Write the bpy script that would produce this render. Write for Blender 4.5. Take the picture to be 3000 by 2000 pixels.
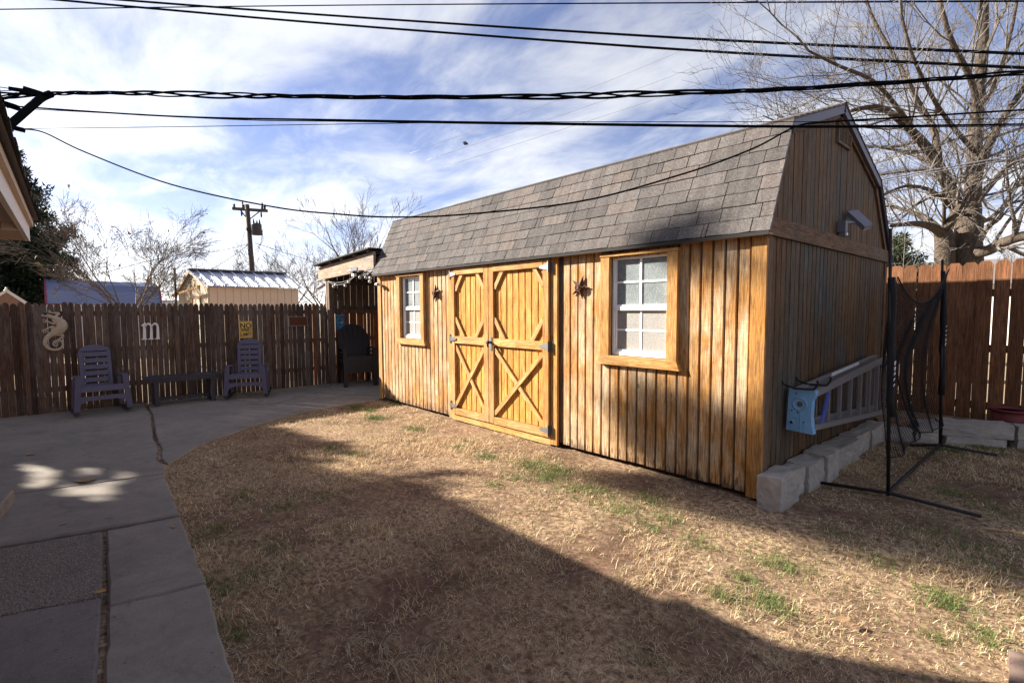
import bpy, bmesh, math, random
import numpy as np
from mathutils import Vector, Matrix, noise as mnoise

# ------------------------------------------------------------------ camera, sky, sun, exposure
scene = bpy.context.scene
for o in list(bpy.data.objects):
    bpy.data.objects.remove(o, do_unlink=True)
COL = scene.collection
R = math.radians
CAM = np.array([1.59, -4.06, 1.505])
YAW, PITCH, ROLL, FPX = R(-47.8), R(-3.72), R(-.26), 1485.0      # FPX for a 3000 px wide frame

def cam_axes():
    cy, sy = math.cos(YAW), math.sin(YAW)
    w = np.array([sy*math.cos(PITCH), cy*math.cos(PITCH), math.sin(PITCH)])
    r0 = np.array([cy, -sy, 0.]); u0 = np.cross(r0, w)
    r = math.cos(ROLL)*r0 + math.sin(ROLL)*u0
    u = -math.sin(ROLL)*r0 + math.cos(ROLL)*u0
    return r, u, w
AR, AU, AW = cam_axes()
cam_d = bpy.data.cameras.new('camera'); cam = bpy.data.objects.new('camera', cam_d); COL.objects.link(cam)
cam_d.sensor_width = 36; cam_d.lens = 36*FPX/3000; cam_d.clip_start = .02; cam_d.clip_end = 2000
m = Matrix(((AR[0], AU[0], -AW[0], CAM[0]), (AR[1], AU[1], -AW[1], CAM[1]), (AR[2], AU[2], -AW[2], CAM[2]), (0, 0, 0, 1)))
cam.matrix_world = m
scene.camera = cam
scene.render.resolution_x, scene.render.resolution_y = 1024, 682
vs = scene.view_settings
vs.view_transform = 'Standard'; vs.look = 'None'; vs.gamma = 1; vs.use_curve_mapping = False
vs.exposure = 1.85

SUN_AZ, SUN_EL = R(30), R(25)                 # the light travels along +x turned 30 degrees towards +y
SUN_DIR = Vector((math.cos(SUN_EL)*math.cos(SUN_AZ), math.cos(SUN_EL)*math.sin(SUN_AZ), -math.sin(SUN_EL)))
sd = bpy.data.lights.new('sun', 'SUN'); sd.energy = 5.0; sd.angle = R(.55); sd.color = (1, .91, .79)
sun = bpy.data.objects.new('sun', sd); COL.objects.link(sun)
sun.rotation_euler = SUN_DIR.to_track_quat('-Z', 'Y').to_euler()

world = bpy.data.worlds.new('World'); scene.world = world; world.use_nodes = True
SKX, SKY_ = 1.2, 4.6
def build_world():
    nt = world.node_tree; nt.nodes.clear(); N = nt.nodes.new; L = nt.links.new
    out = N('ShaderNodeOutputWorld'); bg = N('ShaderNodeBackground'); L(bg.outputs[0], out.inputs[0])
    sky = N('ShaderNodeTexSky'); sky.sky_type = 'NISHITA'; sky.sun_disc = False
    sky.sun_elevation = SUN_EL; sky.sun_rotation = math.atan2(-SUN_DIR.x, -SUN_DIR.y)
    sky.altitude = 900; sky.air_density = 1.0; sky.dust_density = .5; sky.ozone_density = 2.2
    tc = N('ShaderNodeTexCoord'); sep = N('ShaderNodeSeparateXYZ'); L(tc.outputs['Generated'], sep.inputs[0])
    zz = N('ShaderNodeMath'); zz.operation = 'MAXIMUM'; L(sep.outputs['Z'], zz.inputs[0]); zz.inputs[1].default_value = 0
    za = N('ShaderNodeMath'); za.operation = 'ADD'; L(zz.outputs[0], za.inputs[0]); za.inputs[1].default_value = .16
    dx = N('ShaderNodeMath'); dx.operation = 'DIVIDE'; L(sep.outputs['X'], dx.inputs[0]); L(za.outputs[0], dx.inputs[1])
    dy = N('ShaderNodeMath'); dy.operation = 'DIVIDE'; L(sep.outputs['Y'], dy.inputs[0]); L(za.outputs[0], dy.inputs[1])
    cmb = N('ShaderNodeCombineXYZ'); L(dx.outputs[0], cmb.inputs[0]); L(dy.outputs[0], cmb.inputs[1])
    def cloud(rot, scl, off, scale, detail, rough, dist, lo, hi):
        mp = N('ShaderNodeMapping'); mp.inputs['Rotation'].default_value = (0, 0, rot); mp.inputs['Scale'].default_value = scl; mp.inputs['Location'].default_value = off
        L(cmb.outputs[0], mp.inputs[0])
        n = N('ShaderNodeTexNoise'); n.inputs['Scale'].default_value = scale; n.inputs['Detail'].default_value = detail
        n.inputs['Roughness'].default_value = rough; n.inputs['Distortion'].default_value = dist; L(mp.outputs[0], n.inputs['Vector'])
        mr = N('ShaderNodeMapRange'); mr.interpolation_type = 'SMOOTHSTEP'
        mr.inputs['From Min'].default_value = lo; mr.inputs['From Max'].default_value = hi; L(n.outputs['Fac'], mr.inputs['Value'])
        return mr.outputs[0]
    c1 = cloud(R(25), (.7, 1.0, 1), (SKX, SKY_, 0), 1.7, 14, .58, .4, .37, .67)
    c2 = cloud(R(-30), (.75, 1.5, 1), (7.3, 2.2, 0), 2.6, 14, .62, .5, .42, .86)
    mx = N('ShaderNodeMath'); mx.operation = 'MAXIMUM'; L(c1, mx.inputs[0]); L(c2, mx.inputs[1])
    # thicker veil towards the horizon, as seen through more of the cloud layer
    hz = N('ShaderNodeMapRange'); hz.inputs['From Min'].default_value = .0; hz.inputs['From Max'].default_value = .15
    hz.inputs['To Min'].default_value = .9; hz.inputs['To Max'].default_value = .0; L(zz.outputs[0], hz.inputs['Value'])
    ad = N('ShaderNodeMath'); ad.operation = 'MAXIMUM'; L(mx.outputs[0], ad.inputs[0]); L(hz.outputs[0], ad.inputs[1])
    # cloud light: the sky's own brightness, washed of colour
    hsv = N('ShaderNodeHueSaturation'); hsv.inputs['Saturation'].default_value = .16; hsv.inputs['Value'].default_value = .84; L(sky.outputs[0], hsv.inputs['Color'])
    add = N('ShaderNodeMix'); add.data_type = 'RGBA'; add.blend_type = 'ADD'; add.inputs['Factor'].default_value = 1
    L(hsv.outputs[0], add.inputs['A']); add.inputs['B'].default_value = (2.15, 2.2, 2.45, 1)
    tint = N('ShaderNodeMix'); tint.data_type = 'RGBA'; tint.blend_type = 'MULTIPLY'; tint.inputs['Factor'].default_value = 1
    L(sky.outputs[0], tint.inputs['A']); tint.inputs['B'].default_value = (1.08, .89, .98, 1)
    mix = N('ShaderNodeMix'); mix.data_type = 'RGBA'; L(ad.outputs[0], mix.inputs['Factor'])
    L(tint.outputs['Result'], mix.inputs['A']); L(add.outputs['Result'], mix.inputs['B'])
    L(mix.outputs['Result'], bg.inputs['Color']); bg.inputs['Strength'].default_value = .05
build_world()

# ------------------------------------------------------------------ helpers
def at(px, py, depth):                        # a point at a distance along the view, for far things
    return CAM + (AW + AR*(px-1500)/FPX + AU*(1000-py)/FPX)*depth
def onx(px, py, X):
    d = AW + AR*(px-1500)/FPX + AU*(1000-py)/FPX
    return CAM + d*((X-CAM[0])/d[0])
def ony(px, py, Y):
    d = AW + AR*(px-1500)/FPX + AU*(1000-py)/FPX
    return CAM + d*((Y-CAM[1])/d[1])
def onz(px, py, Z=0.):
    d = AW + AR*(px-1500)/FPX + AU*(1000-py)/FPX
    return CAM + d*((Z-CAM[2])/d[2])

class MB:
    def __init__(s): s.v = []; s.f = []
    def add(s, v, f):
        k = len(s.v); s.v += [tuple(map(float, p)) for p in v]; s.f += [tuple(i+k for i in q) for q in f]; return s
    def box(s, x0, y0, z0, x1, y1, z1):
        x0, x1 = min(x0, x1), max(x0, x1); y0, y1 = min(y0, y1), max(y0, y1); z0, z1 = min(z0, z1), max(z0, z1)
        return s.add([(x0,y0,z0),(x1,y0,z0),(x1,y1,z0),(x0,y1,z0),(x0,y0,z1),(x1,y0,z1),(x1,y1,z1),(x0,y1,z1)],
                     [(3,2,1,0),(4,5,6,7),(0,1,5,4),(1,2,6,5),(2,3,7,6),(3,0,4,7)])
    def prism(s, poly, off):                  # poly: 3D points, off: extrusion vector
        n = len(poly); P = [np.array(p, float) for p in poly]; off = np.array(off, float)
        nn = np.zeros(3)
        for i in range(n): nn += np.cross(P[i], P[(i+1) % n])
        if nn @ off > 0: P = P[::-1]
        return s.add(P + [p+off for p in P], [tuple(range(n)), tuple(range(2*n-1, n-1, -1))] + [(i, i+n, (i+1) % n+n, (i+1) % n) for i in range(n)])
    def tube(s, path, rad, n=6, cap=True, flat=None):
        P = [np.array(p, float) for p in path]; m_ = len(P)
        if not hasattr(rad, '__len__'): rad = [rad]*m_
        k = len(s.v); prev = None
        for i in range(m_):
            t = P[min(i+1, m_-1)]-P[max(i-1, 0)]; t /= (np.linalg.norm(t)+1e-9)
            if prev is None:
                a = np.array([0, 0, 1.]) if abs(t[2]) < .9 else np.array([1., 0, 0]); x = np.cross(a, t)
            else: x = prev-(prev@t)*t
            x /= (np.linalg.norm(x)+1e-9); y = np.cross(t, x); prev = x
            for j in range(n):
                a = 2*math.pi*j/n; q = (x*math.cos(a)+y*math.sin(a))*rad[i]
                if flat is not None: q = q-np.array(flat[0])*(q@np.array(flat[0]))*(1-flat[1])
                s.v.append(tuple(P[i]+q))
        for i in range(m_-1):
            for j in range(n):
                j2 = (j+1) % n
                s.f.append((k+i*n+j, k+i*n+j2, k+(i+1)*n+j2, k+(i+1)*n+j))
        if cap: s.f.append(tuple(k+j for j in range(n-1, -1, -1))); s.f.append(tuple(k+(m_-1)*n+j for j in range(n)))
        return s
    def bar(s, a, b, w, h, up=(0, 0, 1)):     # rectangular bar from a to b, w across, h along up
        a = np.array(a, float); b = np.array(b, float); t = b-a; t /= np.linalg.norm(t); up = np.array(up, float)
        x = np.cross(t, up); x /= np.linalg.norm(x); u = np.cross(x, t)
        c = [a+x*w/2*i+u*h/2*j for i, j in ((-1,-1),(1,-1),(1,1),(-1,1))]
        return s.prism(c, b-a)
    def lathe(s, c, prof, n=16, axis=2):      # prof: (r, h)
        k = len(s.v)
        for r_, h in prof:
            for j in range(n):
                a = 2*math.pi*j/n; p = [0, 0, 0]; p[axis] = h; p[(axis+1) % 3] = r_*math.cos(a); p[(axis+2) % 3] = r_*math.sin(a)
                s.v.append((c[0]+p[0], c[1]+p[1], c[2]+p[2]))
        for i in range(len(prof)-1):
            for j in range(n): s.f.append((k+i*n+j, k+i*n+(j+1) % n, k+(i+1)*n+(j+1) % n, k+(i+1)*n+j))
        s.f.append(tuple(k+j for j in range(n-1, -1, -1))); s.f.append(tuple(k+(len(prof)-1)*n+j for j in range(n)))
        return s
    def mesh(s, name, mat, smooth=False):
        me = bpy.data.meshes.new(name); me.from_pydata(s.v, [], s.f)
        if mat: me.materials.append(MAT[mat] if isinstance(mat, str) else mat)
        if smooth: me.polygons.foreach_set('use_smooth', [True]*len(me.polygons))
        me.update(); return me

def link(name, me, parent=None, local=False):
    o = bpy.data.objects.new(name, me); COL.objects.link(o)
    if parent is not None:
        o.parent = parent
        if not local and parent.type == 'EMPTY': o.matrix_parent_inverse = Matrix.Translation(-parent.location)
    return o
def part(name, mb, mat, parent, local=False, smooth=False, label=None, kind=None):
    o = link(name, mb.mesh(name, mat, smooth), parent, local)
    if label: o['label'] = label
    if kind: o['kind'] = kind
    return o
def tag(o, label, cat=None, group=None, kind=None):
    o['label'] = label
    if cat: o['category'] = cat
    if group: o['group'] = group
    if kind: o['kind'] = kind
    return o
def thing(name, label, cat, loc=(0, 0, 0), rotz=0, group=None):
    o = bpy.data.objects.new(name, None); COL.objects.link(o); o.location = loc; o.rotation_euler = (0, 0, rotz)
    o.empty_display_size = .1
    return tag(o, label, cat, group)
def top(name, mb, mat, label, cat, group=None, smooth=False):       # a thing that is one mesh, origin at its base
    V = np.array(mb.v); c = np.array([(V[:,0].min()+V[:,0].max())/2, (V[:,1].min()+V[:,1].max())/2, V[:,2].min()])
    mb.v = [tuple(p) for p in V-c]
    o = link(name, mb.mesh(name, mat, smooth)); o.location = c
    return tag(o, label, cat, group)
def struct(name, mb, mat, smooth=False):
    o = link(name, mb.mesh(name, mat, smooth)); o['kind'] = 'structure'; return o
def fast_mesh(name, V, F, mat, col=None, smooth=False):             # V (n,3), F (m,k) numpy
    me = bpy.data.meshes.new(name); k = F.shape[1]
    me.vertices.add(len(V)); me.vertices.foreach_set('co', V.astype(np.float32).ravel())
    me.loops.add(F.size); me.loops.foreach_set('vertex_index', F.astype(np.int32).ravel())
    me.polygons.add(len(F)); me.polygons.foreach_set('loop_start', np.arange(0, F.size, k, dtype=np.int32))
    me.polygons.foreach_set('loop_total', np.full(len(F), k, np.int32))
    if smooth: me.polygons.foreach_set('use_smooth', np.ones(len(F), bool))
    if col is not None:
        a = me.color_attributes.new('tone', 'FLOAT_COLOR', 'POINT'); a.data.foreach_set('color', col.astype(np.float32).ravel())
    me.materials.append(MAT[mat]); me.update(calc_edges=True); me.validate(); return me

# ------------------------------------------------------------------ materials
MAT = {}
class NT:
    def __init__(s, name):
        s.m = bpy.data.materials.new(name); s.m.use_nodes = True; s.t = s.m.node_tree; s.t.nodes.clear(); MAT[name] = s.m
        s.out = s.n('ShaderNodeOutputMaterial'); s.b = s.n('ShaderNodeBsdfPrincipled'); s.l(s.b.outputs[0], s.out.inputs[0])
    def n(s, t, **k):
        o = s.t.nodes.new(t)
        for a, v in k.items(): setattr(o, a, v)
        return o
    def l(s, a, b): s.t.links.new(a, b)
    def pos(s, obj=False, rnd=0.):
        if obj: v = s.n('ShaderNodeTexCoord').outputs['Object']
        else: v = s.n('ShaderNodeNewGeometry').outputs['Position']
        if rnd:
            oi = s.n('ShaderNodeObjectInfo'); a = s.n('ShaderNodeVectorMath', operation='SCALE'); a.inputs[0].default_value = (rnd, rnd*.7, rnd*1.3)
            s.l(oi.outputs['Random'], a.inputs['Scale']); b = s.n('ShaderNodeVectorMath', operation='ADD'); s.l(v, b.inputs[0]); s.l(a.outputs[0], b.inputs[1]); v = b.outputs[0]
        return v
    def noise(s, v, scale, stretch=(1, 1, 1), detail=4, rough=.55, dist=0., lo=None, hi=None):
        mp = s.n('ShaderNodeMapping'); mp.inputs['Scale'].default_value = stretch; s.l(v, mp.inputs[0])
        t = s.n('ShaderNodeTexNoise'); t.inputs['Scale'].default_value = scale; t.inputs['Detail'].default_value = detail
        t.inputs['Roughness'].default_value = rough; t.inputs['Distortion'].default_value = dist; s.l(mp.outputs[0], t.inputs['Vector'])
        if lo is None: return t.outputs['Fac']
        return s.rng(t.outputs['Fac'], lo, hi)
    def rng(s, v, lo, hi, a=0., b=1.):
        mr = s.n('ShaderNodeMapRange'); s.l(v, mr.inputs['Value'])
        for k_, x in zip(('From Min', 'From Max', 'To Min', 'To Max'), (lo, hi, a, b)): mr.inputs[k_].default_value = x
        return mr.outputs[0]
    def mix(s, f, a, b, mode='MIX'):
        x = s.n('ShaderNodeMix', data_type='RGBA', blend_type=mode)
        for sock, v in (('Factor', f), ('A', a), ('B', b)):
            if hasattr(v, 'is_linked'): s.l(v, x.inputs[sock])
            elif sock == 'Factor': x.inputs[sock].default_value = v
            else: x.inputs[sock].default_value = (*v, 1) if len(v) == 3 else v
        return x.outputs['Result']
    def rand(s): return s.n('ShaderNodeObjectInfo').outputs['Random']
    def math(s, op, a, b=0.):
        x = s.n('ShaderNodeMath', operation=op)
        for i, v in enumerate((a, b)):
            if hasattr(v, 'is_linked'): s.l(v, x.inputs[i])
            else: x.inputs[i].default_value = v
        return x.outputs[0]
    def done(s, col, rough=.7, bump=None, bs=.3, bd=.01, metal=0., spec=.3):
        if hasattr(col, 'is_linked'): s.l(col, s.b.inputs['Base Color'])
        else: s.b.inputs['Base Color'].default_value = (*col, 1)
        if hasattr(rough, 'is_linked'): s.l(rough, s.b.inputs['Roughness'])
        else: s.b.inputs['Roughness'].default_value = rough
        s.b.inputs['Metallic'].default_value = metal; s.b.inputs['Specular IOR Level'].default_value = spec
        if bump is not None:
            bp = s.n('ShaderNodeBump'); bp.inputs['Strength'].default_value = bs; bp.inputs['Distance'].default_value = bd
            s.l(bump, bp.inputs['Height']); s.l(bp.outputs[0], s.b.inputs['Normal'])
        return s.m

def wood(name, c1, c2, grey, gamt=.5, grain='Z', obj=False, tonevar=.3, knots=True, rough=.78, saw=.25, patch=1.3):
    t = NT(name); v = t.pos(obj, 13.)
    st = {'Z': (26, 26, 1.1), 'X': (1.1, 26, 26), 'Y': (26, 1.1, 26)}[grain]
    g = t.noise(v, 1.6, st, 7, .66, .35, .36, .62); fine = t.noise(v, 5.5, st, 4, .75)
    col = t.mix(g, c1, c2)
    pst = {'Z': (2.2, 2.2, .8), 'X': (.8, 2.2, 2.2), 'Y': (2.2, .8, 2.2)}[grain]
    pt = t.noise(t.pos(obj), patch, pst, 6, .65, .5, .40, .64)
    col = t.mix(t.math('MULTIPLY', pt, gamt), col, grey)
    sst = {'Z': (1.5, 1.5, 60), 'X': (60, 1.5, 1.5), 'Y': (1.5, 60, 1.5)}[grain]
    sw = t.noise(t.pos(obj), 2.2, sst, 2, .6)
    col = t.mix(saw, col, t.mix(sw, (.35, .35, .35), (1.3, 1.3, 1.3)), 'MULTIPLY')
    col = t.mix(.75, col, t.mix(t.rng(fine, .38, .60), (.34, .29, .25), (1.3, 1.3, 1.28)), 'MULTIPLY')
    blot = t.noise(t.pos(obj), 9., tuple(x*.5 for x in pst), 5, .7, .6); col = t.mix(.5, col, t.mix(t.rng(blot, .36, .64), (.55, .5, .46), (1.28, 1.28, 1.26)), 'MULTIPLY')
    tv = t.rng(t.rand(), 0, 1, 1-tonevar, 1+tonevar*.6)
    hv = t.n('ShaderNodeHueSaturation'); t.l(col, hv.inputs['Color']); t.l(tv, hv.inputs['Value']); col = hv.outputs[0]
    if knots:
        vo = t.n('ShaderNodeTexVoronoi'); mp = t.n('ShaderNodeMapping')
        mp.inputs['Scale'].default_value = {'Z': (3.5, 3.5, 1.3), 'X': (1.3, 3.5, 3.5), 'Y': (3.5, 1.3, 3.5)}[grain]; t.l(v, mp.inputs[0]); t.l(mp.outputs[0], vo.inputs['Vector']); vo.inputs['Scale'].default_value = 1.6
        k = t.rng(vo.outputs['Distance'], .03, .075, 1, 0); col = t.mix(t.math('MULTIPLY', k, .75), col, tuple(x*.3 for x in c1))
    if name.startswith('siding_honey'):        # rot and mud stains at the foot of the boards
        sz = t.n('ShaderNodeSeparateXYZ'); t.l(t.pos(), sz.inputs[0]); foot = t.rng(sz.outputs['Z'], .03, .26, 1, 0)
        stn = t.noise(v, 3., (16, 16, 2.2), 4, .7, .3); k_ = t.rng(t.math('ADD', stn, t.math('MULTIPLY', foot, .30)), .70, .80)
        col = t.mix(t.math('MULTIPLY', k_, .8), col, (.07, .035, .02))
    h = t.math('ADD', fine, t.math('MULTIPLY', sw, .6))
    return t.done(col, rough, h, .35, .004, spec=.25)

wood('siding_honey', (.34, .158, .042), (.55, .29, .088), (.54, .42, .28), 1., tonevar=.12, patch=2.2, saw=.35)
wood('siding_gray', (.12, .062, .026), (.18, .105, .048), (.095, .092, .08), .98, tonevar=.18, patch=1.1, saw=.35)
wood('door_honey', (.48, .205, .03), (.66, .33, .06), (.58, .36, .12), .5, tonevar=.08)
wood('trim_honey', (.37, .16, .032), (.53, .26, .066), (.48, .33, .16), .6, tonevar=.12)
wood('trim_honey_x', (.43, .20, .045), (.60, .32, .095), (.55, .39, .2), .6, 'X', tonevar=.1)
wood('brace_honey', (.46, .22, .055), (.60, .33, .11), (.54, .4, .22), .6, 'X', obj=True, tonevar=.12, knots=False)
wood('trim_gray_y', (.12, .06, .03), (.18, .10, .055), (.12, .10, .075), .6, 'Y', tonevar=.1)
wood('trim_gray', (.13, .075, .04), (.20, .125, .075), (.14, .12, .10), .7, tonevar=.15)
wood('fence_brown', (.075, .042, .03), (.145, .09, .062), (.15, .135, .125), .85, tonevar=.5, rough=.85)
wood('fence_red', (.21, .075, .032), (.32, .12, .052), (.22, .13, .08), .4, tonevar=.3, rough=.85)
wood('fence_cedar', (.155, .062, .026), (.25, .108, .048), (.17, .10, .06), .4, tonevar=.22, rough=.85)
wood('beam_old', (.26, .175, .105), (.46, .35, .24), (.30, .27, .24), .9, 'X', tonevar=.1)
wood('post_dark', (.10, .062, .045), (.16, .105, .075), (.15, .13, .12), .6, tonevar=.2)
wood('pole_wood', (.06, .042, .034), (.11, .08, .062), (.10, .09, .085), .5, tonevar=.1, knots=False)
wood('plywood_cream', (.55, .47, .34), (.68, .60, .46), (.5, .44, .34), .5, tonevar=.05, saw=.1)


def plain(name, c, rough=.6, metal=0., var=.15, scale=8., spec=.3, bump=0.):
    t = NT(name); v = t.pos(); n = t.noise(v, scale, (1, 1, 1), 5, .6)
    col = t.mix(n, tuple(x*(1-var) for x in c), tuple(min(1, x*(1+var)) for x in c))
    return t.done(col, rough, n if bump else None, bump, .01, metal, spec)
plain('cream_siding', (.64, .48, .33), .7, var=.06)
plain('white_vinyl', (.80, .80, .80), .45, var=.04)
plain('vinyl_shade', (.42, .43, .47), .5, var=.05)
plain('white_paint', (.74, .70, .64), .55, var=.06)
plain('beige_paint', (.60, .47, .35), .6, var=.06)
plain('soffit_paint', (.52, .40, .29), .6, var=.05)
plain('drip_metal', (.13, .13, .165), .55, .2, .1)
plain('galv', (.28, .30, .31), .38, .75, .2, 30)
plain('black_iron', (.018, .018, .02), .5, .3, .2)
plain('rust_iron', (.10, .045, .028), .65, .35, .45, 40, bump=.2)
plain('cable_black', (.007, .007, .008), .95, var=.1, spec=.02)
plain('cable_gray', (.22, .22, .24), .5, var=.1)
plain('plastic_slate', (.092, .088, .145), .5, var=.12, scale=5)
plain('plastic_black', (.030, .028, .031), .5, var=.2)
plain('bench_dark', (.045, .042, .055), .65, var=.3)
plain('ladder_alu', (.36, .35, .36), .42, .6, .12, 12)
plain('cap_blue', (.19, .39, .62), .55, var=.14, scale=14)
plain('cap_blue_deep', (.07, .10, .42), .5, var=.2)
plain('net_black', (.012, .012, .014), .8, var=.1)
plain('steel_black', (.02, .02, .022), .5, .2, .2)
plain('lamp_gray', (.13, .13, .165), .5, var=.08)
plain('lamp_lens', (.30, .30, .31), .3, var=.1)
plain('camera_white', (.75, .75, .74), .4, var=.05)
plain('pot_red', (.15, .028, .026), .55, var=.2)
plain('sign_yellow', (.68, .46, .12), .5, var=.14, scale=12)
plain('sign_black', (.015, .015, .015), .6)
plain('letter_white', (.74, .72, .72), .5, var=.05)
plain('alien_blue', (.035, .16, .34), .45, var=.6, scale=60)
plain('alien_pale', (.45, .62, .72), .5, var=.1)
plain('gecko_tan', (.42, .36, .27), .6, .15, .35, 25, bump=.2)
plain('plaque_rust', (.10, .035, .018), .7, .1, .4, 25)
plain('plaque_gray', (.20, .20, .22), .6, .2, .2)
plain('roof_metal', (.50, .51, .56), .33, .85, .1, 3)
plain('roof_blue', (.19, .22, .34), .5, .1, .1, 2)
plain('trim_red', (.25, .03, .07), .5)
plain('roof_far', (.17, .155, .15), .8, var=.25, scale=20)
plain('brick_far', (.27, .16, .11), .8, var=.3, scale=14)
plain('bulb_glass', (.55, .53, .50), .15, var=.05, spec=.6)
plain('string_cord', (.30, .29, .28), .6)
plain('transformer_gray', (.05, .05, .06), .5, .2)
plain('bird_dark', (.02, .02, .028), .8)
plain('dark_void', (.02, .017, .015), .9)
plain('blind_pale', (.62, .62, .58), .8, var=.1)
plain('deck_felt', (.03, .028, .027), .9)
plain('leaf_dead', (.30, .19, .09), .7, var=.3, scale=30)
plain('leaf_yellow', (.45, .22, .04), .6, var=.2)

def glass_dirty():
    t = NT('glass_dirty'); v = t.pos()
    s1 = t.noise(v, 3., (60, 60, 13), 5, .75, .1, .53, .72); s2 = t.noise(v, 5, (1, 1, 1), 3, .5, 0, .3, .7)
    col = t.mix(s1, t.mix(s2, (.20, .24, .25), (.30, .34, .35)), (.60, .63, .62))
    t.done(col, t.mix(s1, (.06, .06, .06), (.5, .5, .5)), spec=.6)
    tr = t.n('ShaderNodeBsdfTransparent'); mx = t.n('ShaderNodeMixShader'); f = t.rng(s1, 0, 1, .62, .95)
    t.l(f, mx.inputs[0]); t.l(tr.outputs[0], mx.inputs[1]); t.l(t.b.outputs[0], mx.inputs[2]); t.l(mx.outputs[0], t.out.inputs[0])
glass_dirty()
def screen_mesh():
    t = NT('screen_pale'); v = t.pos()
    wv = t.noise(v, 90, (1, 1, 1), 1, .5); n = t.noise(v, 3, (1, 1, 1), 4, .5)
    col = t.mix(t.rng(wv, .3, .7), t.mix(n, (.20, .195, .18), (.27, .26, .24)), (.32, .31, .29))
    t.done(col, .8)
screen_mesh()
def shingle_mat():
    t = NT('shingle'); v = t.pos()
    gr = t.noise(v, 170, (1, 1, 1), 2, .8); big = t.noise(v, 2.3, (1, 1, 1), 5, .6); md = t.noise(v, 14, (1, 1, 1), 3, .6)
    r = t.rand()
    base = t.mix(t.rng(r, 0, 1), (.079, .076, .0745), (.114, .108, .104))
    r2 = t.math('FRACT', t.math('MULTIPLY', r, 7.31)); base = t.mix(t.rng(r2, .72, 1, 0, .4), base, (.15, .12, .105))
    base = t.mix(.55, base, t.mix(big, (.65, .65, .68), (1.3, 1.25, 1.2)), 'MULTIPLY')
    base = t.mix(.8, base, t.mix(t.rng(gr, .32, .68), (.35, .35, .37), (1.75, 1.7, 1.65)), 'MULTIPLY')
    g2 = t.noise(v, 55, (1, 1, 1), 2, .7); base = t.mix(.6, base, t.mix(t.rng(g2, .34, .66), (.62, .62, .63), (1.42, 1.4, 1.38)), 'MULTIPLY')
    bd_ = t.noise(v, 1.0, (11, .5, .5), 2, .5, 0, .46, .54); base = t.mix(.32, base, t.mix(bd_, (.72, .70, .72), (1.2, 1.2, 1.2)), 'MULTIPLY')
    base = t.mix(.4, base, t.mix(md, (.7, .7, .7), (1.25, 1.25, 1.25)), 'MULTIPLY')
    t.done(base, .95, gr, .5, .004, spec=.15)
shingle_mat()
def concrete(name, a, b, spk=.25, agg=False):
    t = NT(name); v = t.pos(rnd=3.)
    n1 = t.noise(v, 1.1, (1, 1, 1), 6, .62); n2 = t.noise(v, 9, (1, 1, 1), 5, .65); n3 = t.noise(v, 120, (1, 1, 1), 2, .7)
    col = t.mix(t.rng(n1, .3, .7), a, b)
    col = t.mix(.5, col, t.mix(t.rng(n2, .3, .7), (.72, .72, .72), (1.18, 1.16, 1.14)), 'MULTIPLY')
    st = t.noise(v, 2.6, (1, 1, 1), 6, .7, .8, .54, .70); col = t.mix(t.math('MULTIPLY', st, .45), col, tuple(x*.5 for x in a))
    sp2 = t.noise(v, 34, (1, 1, 1), 2, .5, 0, .70, .74); col = t.mix(t.math('MULTIPLY', sp2, .6), col, tuple(x*.3 for x in a))
    sp3 = t.noise(t.pos(), 5, (1, 1, 1), 3, .6, 1.5, .62, .70); col = t.mix(t.math('MULTIPLY', sp3, .25), col, (.34, .29, .25))
    col = t.mix(spk, col, t.mix(t.rng(n3, .3, .7), (.5, .5, .5), (1.4, 1.4, 1.4)), 'MULTIPLY')
    if not agg: return t.done(col, .88, t.math('ADD', n3, n2), .25, .003, spec=.2)
    vo = t.n('ShaderNodeTexVoronoi'); vo.inputs['Scale'].default_value = 85; t.l(v, vo.inputs['Vector']); vo.inputs['Randomness'].default_value = 1
    sp = t.n('ShaderNodeSeparateColor'); t.l(vo.outputs['Color'], sp.inputs[0])
    peb = t.mix(sp.outputs[0], (.10, .085, .075), (.34, .28, .23)); edge = t.rng(vo.outputs['Distance'], .25, .6, 0, 1)
    col = t.mix(edge, peb, col)
    h = t.rng(vo.outputs['Distance'], 0, .7, 1, 0)
    return t.done(col, .85, h, .7, .008, spec=.25)
concrete('concrete', (.205, .183, .158), (.275, .247, .215))
concrete('concrete_dark', (.155, .138, .13), (.21, .188, .178), .4)
concrete('concrete_aggregate', (.15, .13, .115), (.20, .175, .155), .3, True)
concrete('limestone', (.30, .27, .24), (.44, .40, .35), .2)
concrete('flagstone', (.13, .09, .075), (.19, .14, .115), .2)
def soil():
    t = NT('lawn_soil'); v = t.pos()
    n1 = t.noise(v, .8, (1, 1, 1), 6, .65); n2 = t.noise(v, 26, (1, 1, 1), 5, .75); n3 = t.noise(v, 7, (1, 1, 1), 5, .7)
    col = t.mix(t.rng(n3, .3, .7), (.105, .058, .038), (.17, .102, .07))
    lit = t.math('MULTIPLY', t.rng(n1, .36, .62), t.rng(n2, .36, .60)); col = t.mix(lit, col, (.44, .32, .195))
    col = t.mix(.6, col, t.mix(t.rng(n2, .3, .7), (.45, .45, .45), (1.4, 1.4, 1.4)), 'MULTIPLY')
    t.done(col, .95, n2, .45, .015, spec=.1)
soil()
def ground_mat():
    t = NT('ground_dry'); v = t.pos()
    n1 = t.noise(v, .25, (1, 1, 1), 6, .6); n2 = t.noise(v, 8, (1, 1, 1), 4, .7)
    col = t.mix(t.rng(n1, .35, .65), (.26, .19, .12), (.33, .25, .16)); col = t.mix(.5, col, t.mix(n2, (.6, .6, .6), (1.3, 1.3, 1.3)), 'MULTIPLY')
    t.done(col, .95)
ground_mat()
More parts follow.
